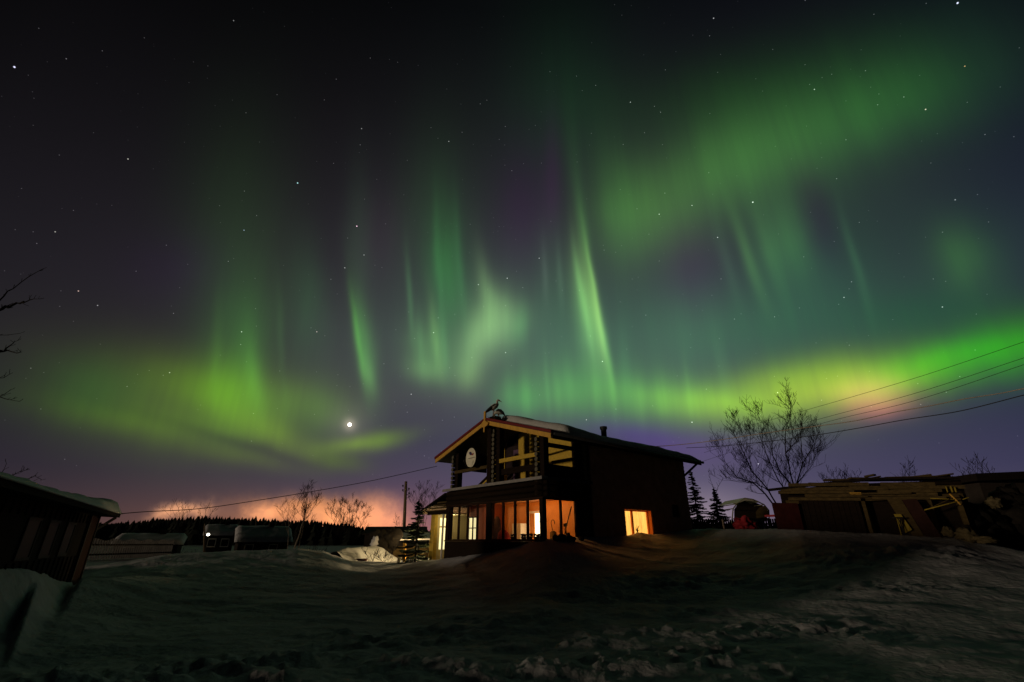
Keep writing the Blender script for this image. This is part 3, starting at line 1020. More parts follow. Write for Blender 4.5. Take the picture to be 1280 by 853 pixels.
log_column(.28, 5.98, 3.80, rz_at(6.2) - .12, 'v')
log_column(.28, 2.88, 3.80, rz_at(2.9) - .12, 'v')
part('balcony_post', 'dark_board', house, ((.10, 3.25, 3.80), (.32, 3.52, rz_at(3.5) - .15)))
log_column(.28, .18, 3.80, rz_at(.2) - .10, 'v')
log_column(2.35, .12, 3.80, rz_at(.1) - .10, 'u')
part('balcony_post', 'dark_board', house, ((1.92, .0, 3.80), (2.14, .22, rz_at(0) - .10)), ((2.46, .0, 3.80), (2.70, .22, rz_at(0) - .1)))
# dark boarding on the far side of the balcony
part('side_boarding', 'dark_board', house, ((.42, 6.02, 4.66), (1.99, 6.09, rz_at(6.05) - .145)))
part('balcony_box', 'pine_panel', house, ((.9, 3.72, 3.78), (1.4, 4.05, 4.52)))
b = MB()
b.bar((.95, 5.15, 3.84), (.95, 3.95, 4.42), .05, .07)
b.build('stair_rail', 'pine_panel', house)
b = MB()
b.bar((1.05, 5.5, 3.86), (1.05, 4.1, 4.56), .05, .14)
b.build('stair_string', 'dark_board', house)
part('gable_strut', 'dark_board', house, ((.20, 3.53, 4.60), (.26, 3.62, rz_at(3.6) - .15)))
part('balcony_rail', 'old_wood', house, ((.12, 3.52, 4.46), (.23, 6.05, 4.595)))
part('balcony_rail', 'pine_panel', house, ((.12, .36, 4.58), (.22, 2.70, 4.74)))
part('balcony_rail', 'dark_board', house, ((.24, .36, 4.10), (.30, 2.70, 4.34)))
# parapet and beam on the side of the balcony
part('balcony_parapet', 'dark_board', house, ((.44, .02, 3.80), (1.92, .10, 4.28)))
part('balcony_beam', 'dark_board', house, ((.44, .02, 4.94), (1.92, .14, 5.09)))
b = MB()
b.tube([(.5, .4, 5.12), (1.6, 1.6, 5.0), (2.0, 3.0, 5.05)], .05, 6)
b.build('tie_beam', 'dark_board', house)
# inner wall of the balcony, knotty pine, with a dark door
b = MB()


def wall_poly(us, v_, z0, m):
    top = [(v_, u_, rz_at(u_) - .14) for u_ in us]
    bot = [(v_, u_, z0) for u_ in us]
    k = len(us)
    vs = bot + top + [(x + .08, y, z) for (x, y, z) in bot + top]
    fs = []
    for i in range(k - 1):
        fs.append((i, k + i, k + i + 1, i + 1))
        fs.append((2 * k + i, 2 * k + i + 1, 3 * k + i + 1, 3 * k + i))
    m.add(vs, fs)


for us, v__, mm in [([.0, 1.45], 2.0, 'pine_panel'), ([1.455, 3.045], 2.01, 'pine_panel'), ([3.05, 3.2, 3.62], 2.0, 'pine_panel'), ([3.625, 4.615], 2.12, 'dark_board'), ([4.62, 5.0], 2.0, 'pine_panel'), ([5.3, 5.9], 2.0, 'pine_panel')]:
    b = MB()
    wall_poly(us, v__, 3.78, b)
    b.build('balcony_wall', mm, house)
part('wall_trim', 'dark_board', house, ((1.93, .0, 4.58), (1.997, 1.4, 4.70)))
dr = part('balcony_door', 'dark_cloth', house, ((2.06, 3.64, 3.78), (2.10, 4.60, 5.7)))
b = MB()
vs, fs = [], []
for i in range(17):
    u_ = 3.63 + .36 * i / 16
    vs += [(2.02 + .02 * math.sin(i * 1.5), u_, 3.9), (2.02 + .02 * math.sin(i * 1.5), u_, 5.5)]
for i in range(16):
    fs.append((2 * i, 2 * i + 1, 2 * i + 3, 2 * i + 2))
b.add(vs, fs, True)
b.build('door_curtain', 'purple_cloth', house)

# roof
rf = MB()
for sgn in (1, -1):
    e = RU - sgn * (RU + OE)
    z1, z2 = RZ, EZ
    v0_, v1_ = -.22, 10.15
    rf.hexa([(v0_, e, z2 - .14), (v1_, e, z2 - .14), (v1_, RU, z1 - .14), (v0_, RU, z1 - .14), (v0_, e, z2), (v1_, e, z2), (v1_, RU, z1), (v0_, RU, z1)] if sgn == 1 else
            [(v0_, RU + .001, z1 - .14), (v1_, RU + .001, z1 - .14), (v1_, e, z2 - .14), (v0_, e, z2 - .14), (v0_, RU + .001, z1), (v1_, RU + .001, z1), (v1_, e, z2), (v0_, e, z2)])
roof = rf.build('roof', 'roof_metal', house)
for sgn in (1, -1):
    e = RU - sgn * (RU + OE)
    m = MB()
    m.hexa([(-.27, e, EZ - .21), (-.225, e, EZ - .21), (-.225, RU, RZ - .21), (-.27, RU, RZ - .21), (-.27, e, EZ - .03), (-.225, e, EZ - .03), (-.225, RU, RZ - .03), (-.27, RU, RZ - .03)])
    m.build('bargeboard', 'pine', roof)
    m = MB()
    m.hexa([(-.30, e - sgn * .04, EZ - .025), (-.10, e - sgn * .04, EZ - .025), (-.10, RU, RZ - .015), (-.30, RU, RZ - .015), (-.30, e - sgn * .04, EZ + .085), (-.10, e - sgn * .04, EZ + .085), (-.10, RU, RZ + .095), (-.30, RU, RZ + .095)])
    m.build('rake_cap', 'red_metal', roof)
b = MB()
b.box((-.225, -OE - .05, EZ - .22), (10.2, -OE - .003, EZ + .02))
b.build('fascia', 'dark_board', roof)
b = MB()
b.tube([(-.2, -OE - .12, EZ - .06), (10.25, -OE - .12, EZ - .10)], .06, 8)
b.build('gutter', 'roof_metal', roof)
part('finial', 'pine', roof, ((-.33, RU - .06, RZ - .22), (-.275, RU + .06, RZ + .36)))
b = MB()
b.add([(-.345, RU - .30, RZ - .20), (-.345, RU + .30, RZ - .20), (-.345, RU, RZ - .02), (-.345, RU - .22, RZ - .30), (-.345, RU + .22, RZ - .30), (-.345, RU, RZ - .36), (-.345, RU + .05, RZ - .34), (-.345, RU + .03, RZ - .56), (-.345, RU - .03, RZ - .56), (-.345, RU - .05, RZ - .34)],
      [(0, 2, 1), (0, 1, 4, 3), (3, 4, 5), (6, 7, 8, 9)])
ro_ = b.build('rosette', 'pine', roof)
sm_ = ro_.modifiers.new('thick', 'SOLIDIFY')
sm_.thickness = .04
b = MB()
b.bar((9.8, -.02, 4.55), (9.95, -OE + .05, EZ - .16), .07, .09)
b.build('bracket', 'dark_board', house)


def roof_snow(name, parent, fn, ns, nv, mname='roof_snow'):
    """fn(s,t) -> base point, thickness, up vector"""
    vs, fs = [], []
    for i in range(ns + 1):
        for j in range(nv + 1):
            p, th = fn(i / ns, j / nv)
            vs.append((p[0], p[1], p[2] + th))
    n1 = len(vs)
    for i in range(ns + 1):
        for j in range(nv + 1):
            p, th = fn(i / ns, j / nv)
            vs.append((p[0], p[1], p[2] - .005))
    m = nv + 1
    for i in range(ns):
        for j in range(nv):
            p = i * m + j
            fs.append((p, p + m, p + m + 1, p + 1))
            fs.append((n1 + p, n1 + p + 1, n1 + p + m + 1, n1 + p + m))
    for i in range(ns):
        fs.append((i * m, n1 + i * m, n1 + (i + 1) * m, (i + 1) * m))
        p = i * m + nv
        fs.append((p, p + m, n1 + p + m, n1 + p))
    for j in range(nv):
        fs.append((j, j + 1, n1 + j + 1, n1 + j))
        p = ns * m + j
        fs.append((p, n1 + p, n1 + p + 1, p + 1))
    b_ = MB()
    b_.add(vs, fs, True)
    return b_.build(name, mname, parent)


def edge_round(x, w):
    """1 in the middle, falling to 0 at both ends like a rounded lip"""
    d = min(x, 1 - x) / w
    return 1.0 if d >= 1 else math.sqrt(max(0, 1 - (1 - d) ** 2))


def house_snow(sgn):
    def fn(s, t_):
        u_ = RU - sgn * (s * (RU + OE + .02))
        v_ = .55 + t_ * (10.1 - .55)
        q = .30 + .10 * fbm(v_ * .5, u_ * .5, 3) + .08 * math.exp(-((v_ - 1.2) / 1.6) ** 2) - .10 * t_
        e = min(1.0, (1 - s) / .10)
        er = math.sqrt(max(0, 1 - (1 - e) ** 2))
        th = q * edge_round(t_, .05) * er
        return (v_, u_, rz_at(u_) + .004 + (.02 if s > .97 else 0)), max(th, .01)
    return fn


roof_snow('roof_snow', roof, house_snow(1), 26, 60)
roof_snow('roof_snow', roof, house_snow(-1), 14, 30)
b = MB()
pc = (5.05, 1.0)
zc_ = rz_at(pc[1])
b.tube([(pc[0], pc[1], zc_ - .1), (pc[0], pc[1], zc_ + .62), (pc[0], pc[1], zc_ + .62), (pc[0], pc[1], zc_ + .74)], [.13, .13, .17, .17], 14, True, False)
b.build('chimney_pipe', 'black_iron', roof)

# annex on the left with a lean-to roof
b = MB()
b.hexa([(-.05, WU + .12, 3.56), (2.9, WU + .12, 3.56), (2.9, 8.9, 2.80), (-.05, 8.9, 2.80), (-.05, WU + .12, 3.64), (2.9, WU + .12, 3.64), (2.9, 8.9, 2.88), (-.05, 8.9, 2.88)])
ar = b.build('lean_to_roof', 'dark_board', house)
m = MB()
for k in range(4):
    z = 2.86 + k * .12
    m.box((.12, WU + .15, z), (.16, 8.5 - k * .36, z + .065))
m.build('slat', 'old_wood', house)
part('annex_wall', 'pale_wall', house, ((2.45, WU + .02, .6), (2.55, 7.95, 2.80)), ((.35, 7.86, .6), (2.447, 7.94, 2.80)))
part('annex_ceiling', 'pale_wall', house, ((.18, WU + .02, 2.72), (2.44, 7.85, 2.77)))
part('annex_floor', 'dark_board', house, ((.18, WU + .02, .55), (2.44, 7.85, .60)))
part('annex_post', 'pine_panel', house, ((.10, 7.52, .3), (.28, 7.84, 2.78)))
part('annex_post', 'white_paint', house, ((.10, 6.78, .3), (.16, 6.86, 2.72)))
part('annex_door', 'white_paint', house, ((.20, 6.44, .62), (.25, 6.62, 2.66)))
part('annex_beam', 'dark_board', house, ((.08, WU + .05, 2.72), (.17, 8.2, 2.88)))
part('window', 'lit_yellow', house, ((.62, 7.845, 1.20), (1.02, 7.855, 2.16)))
part('window', 'lit_yellow', house, ((.62, 7.845, 2.24), (1.02, 7.855, 2.6)))
part('shelf', 'old_wood', house, ((2.1, 6.6, 1.5), (2.44, 7.7, 1.54)), ((2.1, 6.6, 2.0), (2.44, 7.7, 2.04)))
bulb('annex_lamp', (.9, 7.1, 2.5), 16, (1, .82, .48), .08, house)
b = MB()
b.lump((1.6, 8.12, 1.30), (.07, .07, .08), 1, .02)
pl_ = b.build('bank_fill_bulb', 'lit_lamp', house)  # bulb and arm added, hidden behind the annex, to light the snow bank
part('bank_fill_arm', 'black_iron', pl_, ((1.58, 7.945, 1.38), (1.62, 8.14, 1.41)))
bulb('bank_fill_light', (1.6, 8.30, 1.25), 900, (1, .74, .36), .1, house)
# flashing at the left end of the metal skirt catches light from the added bank lamp

# ---------------------------------------------------------------- things on the house
# satellite dish
dc = HL(-.14, 4.27, 4.96)
dish = thing('satellite_dish', 'round cream satellite dish with a small emblem on the gable boards', 'satellite dish', dc, HROT)
vs, fs = [(.0, 0, 0)], []
NR, NA = 7, 32
aim = Matrix.Rotation(R(-14), 3, 'Y')
for i in range(1, NR + 1):
    for k in range(NA):
        a = 6.28318 * k / NA
        r_ = i / NR
        vs.append((-.09 * r_ * r_, .37 * r_ * math.cos(a), .42 * r_ * math.sin(a)))
for k in range(NA):
    fs.append((0, 1 + k, 1 + (k + 1) % NA))
for i in range(NR - 1):
    for k in range(NA):
        k2 = (k + 1) % NA
        fs.append((1 + i * NA + k, 1 + (i + 1) * NA + k, 1 + (i + 1) * NA + k2, 1 + i * NA + k2))
b = MB()
b.add(vs, fs, True)
d_ = b.build('reflector', 'dish', dish)
sm_ = d_.modifiers.new('thick', 'SOLIDIFY')
sm_.thickness = .012
sm_.offset = 1


def decal(pts, m, name):
    b_ = MB()
    k = len(pts)
    vv = []
    for (y, z) in pts:
        r2 = (y / .37) ** 2 + (z / .42) ** 2
        vv.append((-.09 * r2 - .016, y, z))
    b_.add(vv, [tuple(range(k))])
    return b_.build(name, m, d_)


decal([(.10 + .085 * math.cos(a) * (1 + .2 * math.sin(2 * a)), .20 + .075 * math.sin(a)) for a in np.linspace(0, 6.2, 14)], 'mark_blue', 'emblem')
decal([(-.05 + .085 * math.cos(a), .155 + .035 * math.sin(a) - .02 * math.cos(a)) for a in np.linspace(0, 6.2, 12)], 'mark_red', 'emblem')
decal([(-.27, .005), (.24, .005), (.24, -.015), (-.27, -.015)], 'mark_grey', 'emblem')
b = MB()
b.tube([(0.02, 0, 0), (.2, 0, -.05), (.5, 0, -.05)], .02, 6)
b.build('mount_arm', 'black_iron', dish)
b = MB()
b.tube([(-.08, 0, -.42), (-.3, 0, -.40), (-.46, 0, -.18)], .012, 6).tube([(-.46, 0, -.20), (-.42, 0, -.12)], .03, 8)
b.build('receiver_arm', 'black_iron', dish)

# nest and the two storks on the ridge
nb_ = HL(.25, RU, RZ)
b = MB()
rn = random.Random(5)
for i in range(150):
    a = rn.random() * 6.283
    r_ = .10 + .18 * rn.random()
    z = .05 + .14 * rn.random()
    c = nb_ + Vector((r_ * math.cos(a), r_ * math.sin(a), z))
    d = Vector((-math.sin(a) + rn.uniform(-.4, .4), math.cos(a) + rn.uniform(-.4, .4), rn.uniform(-.25, .25))) * .13
    b.tube([c - d, c + d], .009, 4)
b.tube([nb_ + Vector((0, 0, -.06)), nb_ + Vector((0, 0, .06)), nb_ + Vector((0, 0, .14))], [.14, .24, .27], 14)
tag(b.build('stork_nest', 'nest'), 'dark twig nest on the roof ridge under two storks', 'nest')


def stork(name, label, loc, spine, radii, wing, legs, rz=0):
    """body, neck, head and beak as one tapering skin; the legs grow from the belly; black folded wings"""
    t_ = thing(name, label, 'stork', loc, rz, 'storks on the roof ridge')
    t_.scale = (1.28, 1.28, 1.22)
    m = MB()
    n_ = 12
    m.tube(spine, radii, n_)
    hd = len(spine) - 3
    for i in range(len(m.f)):
        m.mi[i] = 1 if i // n_ >= hd and i < (len(spine) - 1) * n_ else 0
    m.cur = 0
    for a in legs:
        m.cur = 1
        m.tube(a, [.02, .013, .011, .011], 6)
    m.cur = 0
    m.build('body', ['feather_white', 'beak'], t_)
    for s in (-1, 1):
        w = MB()
        pts = [Vector(p) for p in wing]
        w.tube([p + Vector((0, s * .055, 0)) for p in pts], [.03, .055, .06, .045, .012], 8)
        w.build('wing', 'feather_black', t_)
    return t_


sp = [(-.16, 0, .30), (-.12, 0, .33), (0, 0, .40), (.11, 0, .48), (.16, 0, .53), (.15, 0, .60), (.145, 0, .655), (.18, 0, .68), (.22, 0, .67), (.26, 0, .645), (.33, 0, .60)]
ra = [.015, .06, .108, .098, .056, .036, .032, .046, .03, .014, .004]
stork('stork', 'taller stork standing upright on the roof nest, head held high', nb_ + Vector((-.10, .02, .15)), sp, ra,
      [(.13, 0, .52), (.05, 0, .46), (-.06, 0, .38), (-.17, 0, .29), (-.28, 0, .20)],
      [[(.03, .03, .36), (.06, .03, .22), (.05, .03, .10), (.06, .03, -.01)], [(.0, -.03, .36), (.02, -.03, .22), (.01, -.03, .10), (.02, -.03, -.01)]])
sp = [(.20, 0, .18), (.16, 0, .20), (.06, 0, .25), (-.03, 0, .24), (-.08, 0, .20), (-.11, 0, .15), (-.10, 0, .10), (-.08, 0, .08), (-.055, 0, .05), (-.04, 0, .03), (-.02, 0, -.01)]
ra = [.012, .05, .085, .08, .05, .034, .032, .044, .028, .014, .004]
stork('stork', 'smaller stork bent low into the nest with its wing spread', nb_ + Vector((.10, .04, .13)), sp, ra,
      [(-.04, 0, .27), (.03, 0, .31), (.11, 0, .29), (.20, 0, .22), (.27, 0, .13)],
      [[(.05, .03, .2), (.07, .03, .12), (.06, .03, .06), (.06, .03, -.01)], [(.03, -.03, .2), (.04, -.03, .12), (.03, -.03, .06), (.03, -.03, -.01)]])


# ---------------------------------------------------------------- trees
def grow(m, p, d, length, r0, depth, rnd, up=.12, spread=.55, n=4, minr=.004):
    """one crooked limb that splits into twigs"""
    pts, rr = [p.copy()], [r0]
    k = 4
    q = p.copy()
    dd_ = d.copy()
    for i in range(k):
        dd_ = (dd_ + Vector((rnd.uniform(-.16, .16), rnd.uniform(-.16, .16), up + rnd.uniform(-.1, .12)))).normalized()
        q = q + dd_ * (length / k)
        pts.append(q.copy())
        rr.append(max(minr, r0 * (1 - .62 * (i + 1) / k)))
    m.tube(pts, rr, n if r0 > .02 else 3, False)
    if depth <= 0:
        return
    for i in range(rnd.choice((3, 4, 4, 5))):
        j = rnd.choice((1, 2, 3, 4, 4))
        base_ = pts[j]
        ax = Vector((rnd.uniform(-1, 1), rnd.uniform(-1, 1), rnd.uniform(-.2, .7))).normalized()
        nd_ = (dd_ * (1 - spread * .5) + ax * spread).normalized()
        grow(m, base_, nd_, length * rnd.uniform(.45, .75), max(minr, rr[j] * .68), depth - 1, rnd, up, spread, n, minr)


def path_tree(name, label, base, stems, Y, r0, depth, seed, tw=1.0, barkm='bark', cat='tree', group=None, minr=.008, jit=.5):
    """a bare tree whose main stems follow given lines, twigs grown from them"""
    rnd = random.Random(seed)
    base = Vector(base)
    t_ = thing(name, label, cat, base, 0, group)
    tr_, cw = MB(), MB()
    for st_ in stems:
        yy = Y + rnd.uniform(-jit, jit)
        pts = [at(px, py, yy + rnd.uniform(-.1, .1)) - base for (px, py) in st_]
        fine = []
        for i in range(len(pts) - 1):
            for k in range(3):
                fine.append(pts[i].lerp(pts[i + 1], k / 3) + Vector((rnd.uniform(-1, 1), 0, rnd.uniform(-1, 1))) * .025)
        fine.append(pts[-1])
        n_ = len(fine)
        rs_ = r0 * min(1.0, (len(st_) / 5.0) ** 2)
        rr = [max(minr, rs_ * (1 - .88 * i / (n_ - 1))) for i in range(n_)]
        tr_.tube(fine, rr, 6, False)
        for i in range(max(1, int(n_ * .22)), n_):
            for q in range(2 if i < n_ - 1 else 3):
                if rnd.random() < .30:
                    continue
                d = (fine[min(i + 1, n_ - 1)] - fine[i - 1]).normalized()
                ax = Vector((rnd.uniform(-1, 1), rnd.uniform(-.6, .6), rnd.uniform(-.35, .65))).normalized()
                L = tw * rnd.uniform(.5, 1.25) * (1.15 - .5 * i / n_)
                grow(cw, fine[i], (d * .7 + ax * .75).normalized(), L, max(minr, rr[i] * .5), depth, rnd, .07, .62, 4, minr)
    tr_.build('trunk', barkm, t_)
    cw.build('crown', 'bark', t_)
    return t_


gp = ground_point(978, 27)
path_tree('bare_tree', 'large bare many-stemmed tree behind the long lumber shed', gp, [
    [(982, 640), (993, 610), (982, 567), (982, 538), (988, 517), (988, 500)],
    [(984, 640), (995, 607), (1003, 580), (1001, 545), (1003, 526)],
    [(978, 640), (980, 611), (972, 599), (958, 567), (949, 542), (944, 518)],
    [(976, 640), (960, 613), (939, 588), (927, 561), (917, 542), (916, 524)],
    [(974, 640), (957, 618), (941, 603), (921, 597), (906, 577), (902, 562)],
    [(993, 610), (976, 592), (966, 570), (964, 548), (957, 528)],
    [(939, 588), (936, 566), (938, 545)],
    [(960, 613), (945, 604), (925, 602), (906, 601)],
    [(995, 607), (1007, 592), (1016, 580), (1020, 573)], [(1003, 580), (1011, 567), (1017, 555), (1020, 548)], [(982, 567), (992, 556), (998, 546), (1004, 540)],
], 27, .046, 2, 11, 1.0, minr=.0065)

for i, (px, Y, w, topy, n_, lab) in enumerate([(1052, 34, 20, 592, 9, 'round bare bush poking above the middle of the lumber pile'), (1136, 36, 8, 583, 5, 'small bare sapling above the right half of the lumber pile'),
                                                (1222, 30, 18, 580, 7, 'bare bush with one thick stem beside the rightmost roof')]):
    rnd = random.Random(40 + i)
    gp = ground_point(px, Y)
    stems = []
    for k in range(n_):
        dx = (k / (n_ - 1) - .5) * 2
        stems.append([(px + dx * 3, 650), (px + dx * w * .6, 620), (px + dx * w, topy + abs(dx) * 12 + rnd.uniform(-1, 4))])
    path_tree('bare_bush', lab, gp, stems, Y, .03, 1, 50 + i, .8, 'bark', 'bush', 'bare bushes behind the sheds', minr=.009)

# birches and thickets in front of the glowing horizon
path_tree('birch_tree', 'thin pale leaning birch beside the glow, tallest of its thicket', ground_point(370, 40), [
    [(366, 692), (373, 672), (379, 652), (383, 632), (385, 614)], [(372, 690), (377, 668), (381, 648), (379, 628)], [(379, 652), (389, 640), (393, 628)]], 40, .07, 2, 21, .9, 'birch_bark', 'tree', 'bare trees before the glow', minr=.007)
path_tree('birch_tree', 'slim pale birch left of the taller leaning birch', ground_point(359, 41), [
    [(359, 690), (361, 668), (360, 645), (362, 628)], [(361, 668), (355, 650), (352, 634)], [(360, 660), (368, 644), (372, 630)]], 41, .055, 1, 22, .9, 'birch_bark', 'tree', 'bare trees before the glow', minr=.007)
path_tree('bare_tree', 'rounded leafless thicket tree against the orange smoke', ground_point(436, 52), [
    [(434 + d * .3, 680), (434 + d * .7, 655), (434 + d, 631 + abs(d) * .35)] for d in (-22, -17, -13, -9, -5, 0, 4, 8, 13, 18, 24)], 52, .05, 2, 23, .8, 'bark', 'tree', 'bare trees before the glow', minr=.009)
path_tree('bare_tree', 'faint wispy bare tree in front of the small bright cloud', ground_point(228, 70), [
    [(222, 690), (226, 660), (221 + d, 634 + abs(d) * .4)] for d in (-14, -6, 2, 9, 16)], 70, .06, 1, 24, 1.3, 'bark', 'tree', 'bare trees before the glow', minr=.011)
path_tree('bare_tree', 'faint wispy bare tree right of the small bright cloud', ground_point(258, 70), [
    [(254, 690), (256, 660), (257 + d, 637 + abs(d) * .4)] for d in (-7, 0, 8)], 70, .05, 1, 25, 1.2, 'bark', 'tree', 'bare trees before the glow', minr=.011)
path_tree('bare_tree', 'low bare shrub tree right of the utility pole', ground_point(534, 48), [
    [(530, 668), (528 + d, 640), (530 + d * 1.6, 612 + abs(d) * .9)] for d in (-9, -4, 1, 6)], 48, .06, 2, 26, 1.0, 'bark', 'tree', 'bare trees before the glow', minr=.008)
path_tree('bare_tree', 'tiny bare shrub left of the utility pole', ground_point(500, 52), [
    [(500, 668), (500 + d, 650 + abs(d) * .4)] for d in (-5, -1, 3)], 52, .03, 1, 27, .6, 'bark', 'tree', 'bare trees before the glow', minr=.008)
path_tree('bare_tree', 'tree with bare twigs reaching in at the left edge of the sky', ground_point(-90, 4), [
    [(-92, 700), (-88, 600), (-84, 470), (-60, 420), (-20, 392), (2, 372), (28, 352), (54, 336)],
    [(-20, 392), (2, 386), (18, 381), (32, 378), (48, 374)], [(-84, 480), (-50, 440), (-20, 424), (24, 417)], [(-86, 520), (-50, 470), (-16, 446), (10, 438), (26, 440)],
    [(-16, 446), (0, 440), (10, 432), (22, 426)], [(-86, 540), (-50, 500), (-14, 480), (12, 468)], [(-86, 560), (-40, 512), (0, 496), (24, 502)], [(-87, 580), (-40, 530), (-10, 500), (14, 487)]],
    4, .017, 0, 31, .06, 'bark', 'tree', None, .002, .0)
path_tree('bare_bush', 'bare twigs sprouting behind the left shed roof', ground_point(10, 17), [
    [(-10, 640), (-2, 600), (8, 580)], [(-6, 640), (8, 600), (24, 590), (32, 588)], [(0, 640), (20, 606), (44, 594), (52, 600)], [(-10, 640), (-4, 612), (12, 596)]], 17, .03, 0, 32, .25, 'bark', 'bush', 'bare bushes behind the sheds', .007, .1)
path_tree('bare_bush', 'single arching bare sapling between the two spruces', ground_point(890, 33), [
    [(893, 640), (893, 615), (889, 602), (886, 590)], [(893, 620), (898, 608), (903, 600)]], 33, .02, 0, 33, .3, 'bark', 'bush', None, .009, .1)


def spruce(name, label, px, top, Y, w, seed, gap=.0, lean=0, group='small spruces'):
    rnd = random.Random(seed)
    g0 = ground_point(px, Y, -.1)
    T = at(px, top, Y)
    h = T.z - g0.z
    t_ = thing(name, label, 'tree', g0, 0, group)
    m = MB()
    m.tube([(0, 0, 0), (.02, 0, h * .5), (0, 0, h)], [.07, .045, .01], 6, False)
    m.build('trunk', 'bark', t_)
    m = MB()
    lv = int(h / .13)
    for k in range(lv):
        f = .06 + .94 * k / lv
        z = h * f
        L0 = w * (1 - f) ** .85 + .05
        nb = 9 if f < .8 else 6
        if gap and rnd.random() < gap:
            nb = 4
        for q in range(nb):
            a = rnd.random() * 6.283
            L = L0 * rnd.uniform(.45, 1.15)
            zj = rnd.uniform(-.08, .08)
            if rnd.random() < .1:
                L *= 1.25
            d = Vector((math.cos(a), math.sin(a), 0))
            pts = []
            for s in (0, .35, .7, 1.0):
                pts.append(d * (L * s) + Vector((0, 0, z + zj - .32 * L * s + .24 * L * s * s)))
            m.tube(pts, [.016, .012, .008, .004], 3, False)
            nn = max(5, int(L / .045))
            side = Vector((-d.y, d.x, 0))
            for s_ in range(nn):
                s = .12 + .88 * (s_ + rnd.random()) / nn
                c = d * (L * s) + Vector((0, 0, z + zj - .32 * L * s + .24 * L * s * s))
                for sg in (-1, 1):
                    tl = (.05 + .16 * L * (1 - s * .7)) * rnd.uniform(.6, 1.3)
                    tip = c + side * (sg * tl) + d * (tl * .7) + Vector((0, 0, -.05 * rnd.random() - .02))
                    wdt = .034 + .024 * rnd.random()
                    m.add([c + d * wdt, c - d * wdt, tip - d * wdt * .4, tip + d * wdt * .4], [(0, 1, 2, 3)])
                    dn = c + Vector((0, 0, -.06 - .05 * rnd.random())) + d * .03
                    m.add([c + side * wdt, c - side * wdt, dn], [(0, 1, 2)])
    m.build('crown', 'needles', t_)
    return t_


spruce('spruce_tree', 'taller spruce with a thin open top just right of the house', 875, 587, 33, 1.05, 61, .2)
spruce('spruce_tree', 'shorter dense spruce beside the tall one, nearer the pale tent roof', 902, 609, 34, 1.05, 62)
spruce('spruce_tree', 'dark young spruce in front of the lit canopy left of the house', 521, 624, 24.3, .9, 63, .5)
m_ = None

# ---------------------------------------------------------------- utility pole
pb = ground_point(506, 45, -.2)
pt = at(507.5, 602, 45)
up_ = thing('utility_pole', 'wooden utility pole with side insulators left of the house', 'utility pole', pb)
b = MB()
b.tube([(0, 0, 0), pt - pb], [.17, .12], 10)
b.build('pole', 'pole_wood', up_)
for (dx, dy_, k) in [(-1, 609, 0), (1, 613, 0), (-1, 614.5, 0), (1, 618.5, 0), (1, 622.5, 0)]:
    p = at(507.3, dy_, 45) - pb
    m = MB()
    m.tube([p, p + Vector((dx * .28, 0, .0)), p + Vector((dx * .28, 0, .1))], .02, 6)
    m.tube([p + Vector((dx * .28, 0, .04)), p + Vector((dx * .28, 0, .14)), p + Vector((dx * .28, 0, .2))], [.05, .08, .04], 8)
    m.build('insulator', 'black_iron', up_)


def wire(label, pts, rad, mname, sag=True):
    P = [at(px, py, Y) for (px, py, Y) in pts]
    # smooth run through the points
    out = []
    for i in range(len(P) - 1):
        p0, p1, p2, p3 = P[max(i - 1, 0)], P[i], P[i + 1], P[min(i + 2, len(P) - 1)]
        for k in range(8):
            s = k / 8
            out.append(.5 * ((2 * p1) + (p2 - p0) * s + (2 * p0 - 5 * p1 + 4 * p2 - p3) * s * s + (-p0 + 3 * p1 - 3 * p2 + p3) * s ** 3))
    out.append(P[-1])
    b_ = MB()
    b_.tube(out, rad, 5)
    return tag(b_.build('overhead_wire', mname), label, 'wire', 'overhead wires')


wire('dark sagging wire from the left shed eave up to the house gable', [(145, 643, 15.2), (180, 640, 16), (250, 636, 17.6), (320, 626, 19), (400, 613, 20), (470, 600, 21), (546, 583, 22.9)], .013, 'cable')
wire('thin topmost wire crossing the green glow at right', [(1330, 411, 14), (1280, 427.5, 15), (1140, 474, 18.5), (1000, 515, 24), (930, 534, 28)], .009, 'cable')
wire('thin second wire from the top, crossing the yellow glow', [(1330, 432, 14), (1280, 447.5, 15), (1140, 493, 18.5), (1010, 528, 24), (880, 566, 34)], .009, 'cable')
wire('thin third wire from the top, just above the pale thick cable', [(1330, 441, 14), (1280, 456, 15), (1140, 502, 18.5), (1015, 533, 24), (872, 579, 34)], .009, 'cable')
wire('pale thick cable that reaches the house wall under the eave', [(1330, 478, 13), (1280, 486, 13.6), (1250, 492, 14), (1205, 499, 14.5), (1160, 508, 15), (1120, 515, 15.6), (1070, 526, 16.4), (1020, 533, 17.2), (960, 541, 18), (900, 550, 19), (850, 556, 19.8), (800, 559.5, 20.2), (770, 561, 20), (741, 562, 19.6)], .014, 'cable_pale')
wire('dark thick cable lowest of the wires at right', [(1330, 482, 13.2), (1280, 494, 14), (1200, 514, 15.5), (1130, 525, 17), (1075, 535, 18.5), (1020, 544, 20), (960, 552, 22), (900, 558, 25), (858, 560, 29)], .015, 'cable')

# ---------------------------------------------------------------- left shed
sa = R(-31)
SD = Vector((math.sin(sa), math.cos(sa), 0))       # along the wall, away
SN = Vector((math.cos(sa), -math.sin(sa), 0))      # outwards, to the yard
sp_ = at(112, 680, 15)
sp_.z = 0
shed = thing('garden_shed', 'dark garden shed with a thick rounded roof of snow', 'shed', sp_, math.atan2(SD.y, SD.x))  # near end lengthened out of view to shade the yard
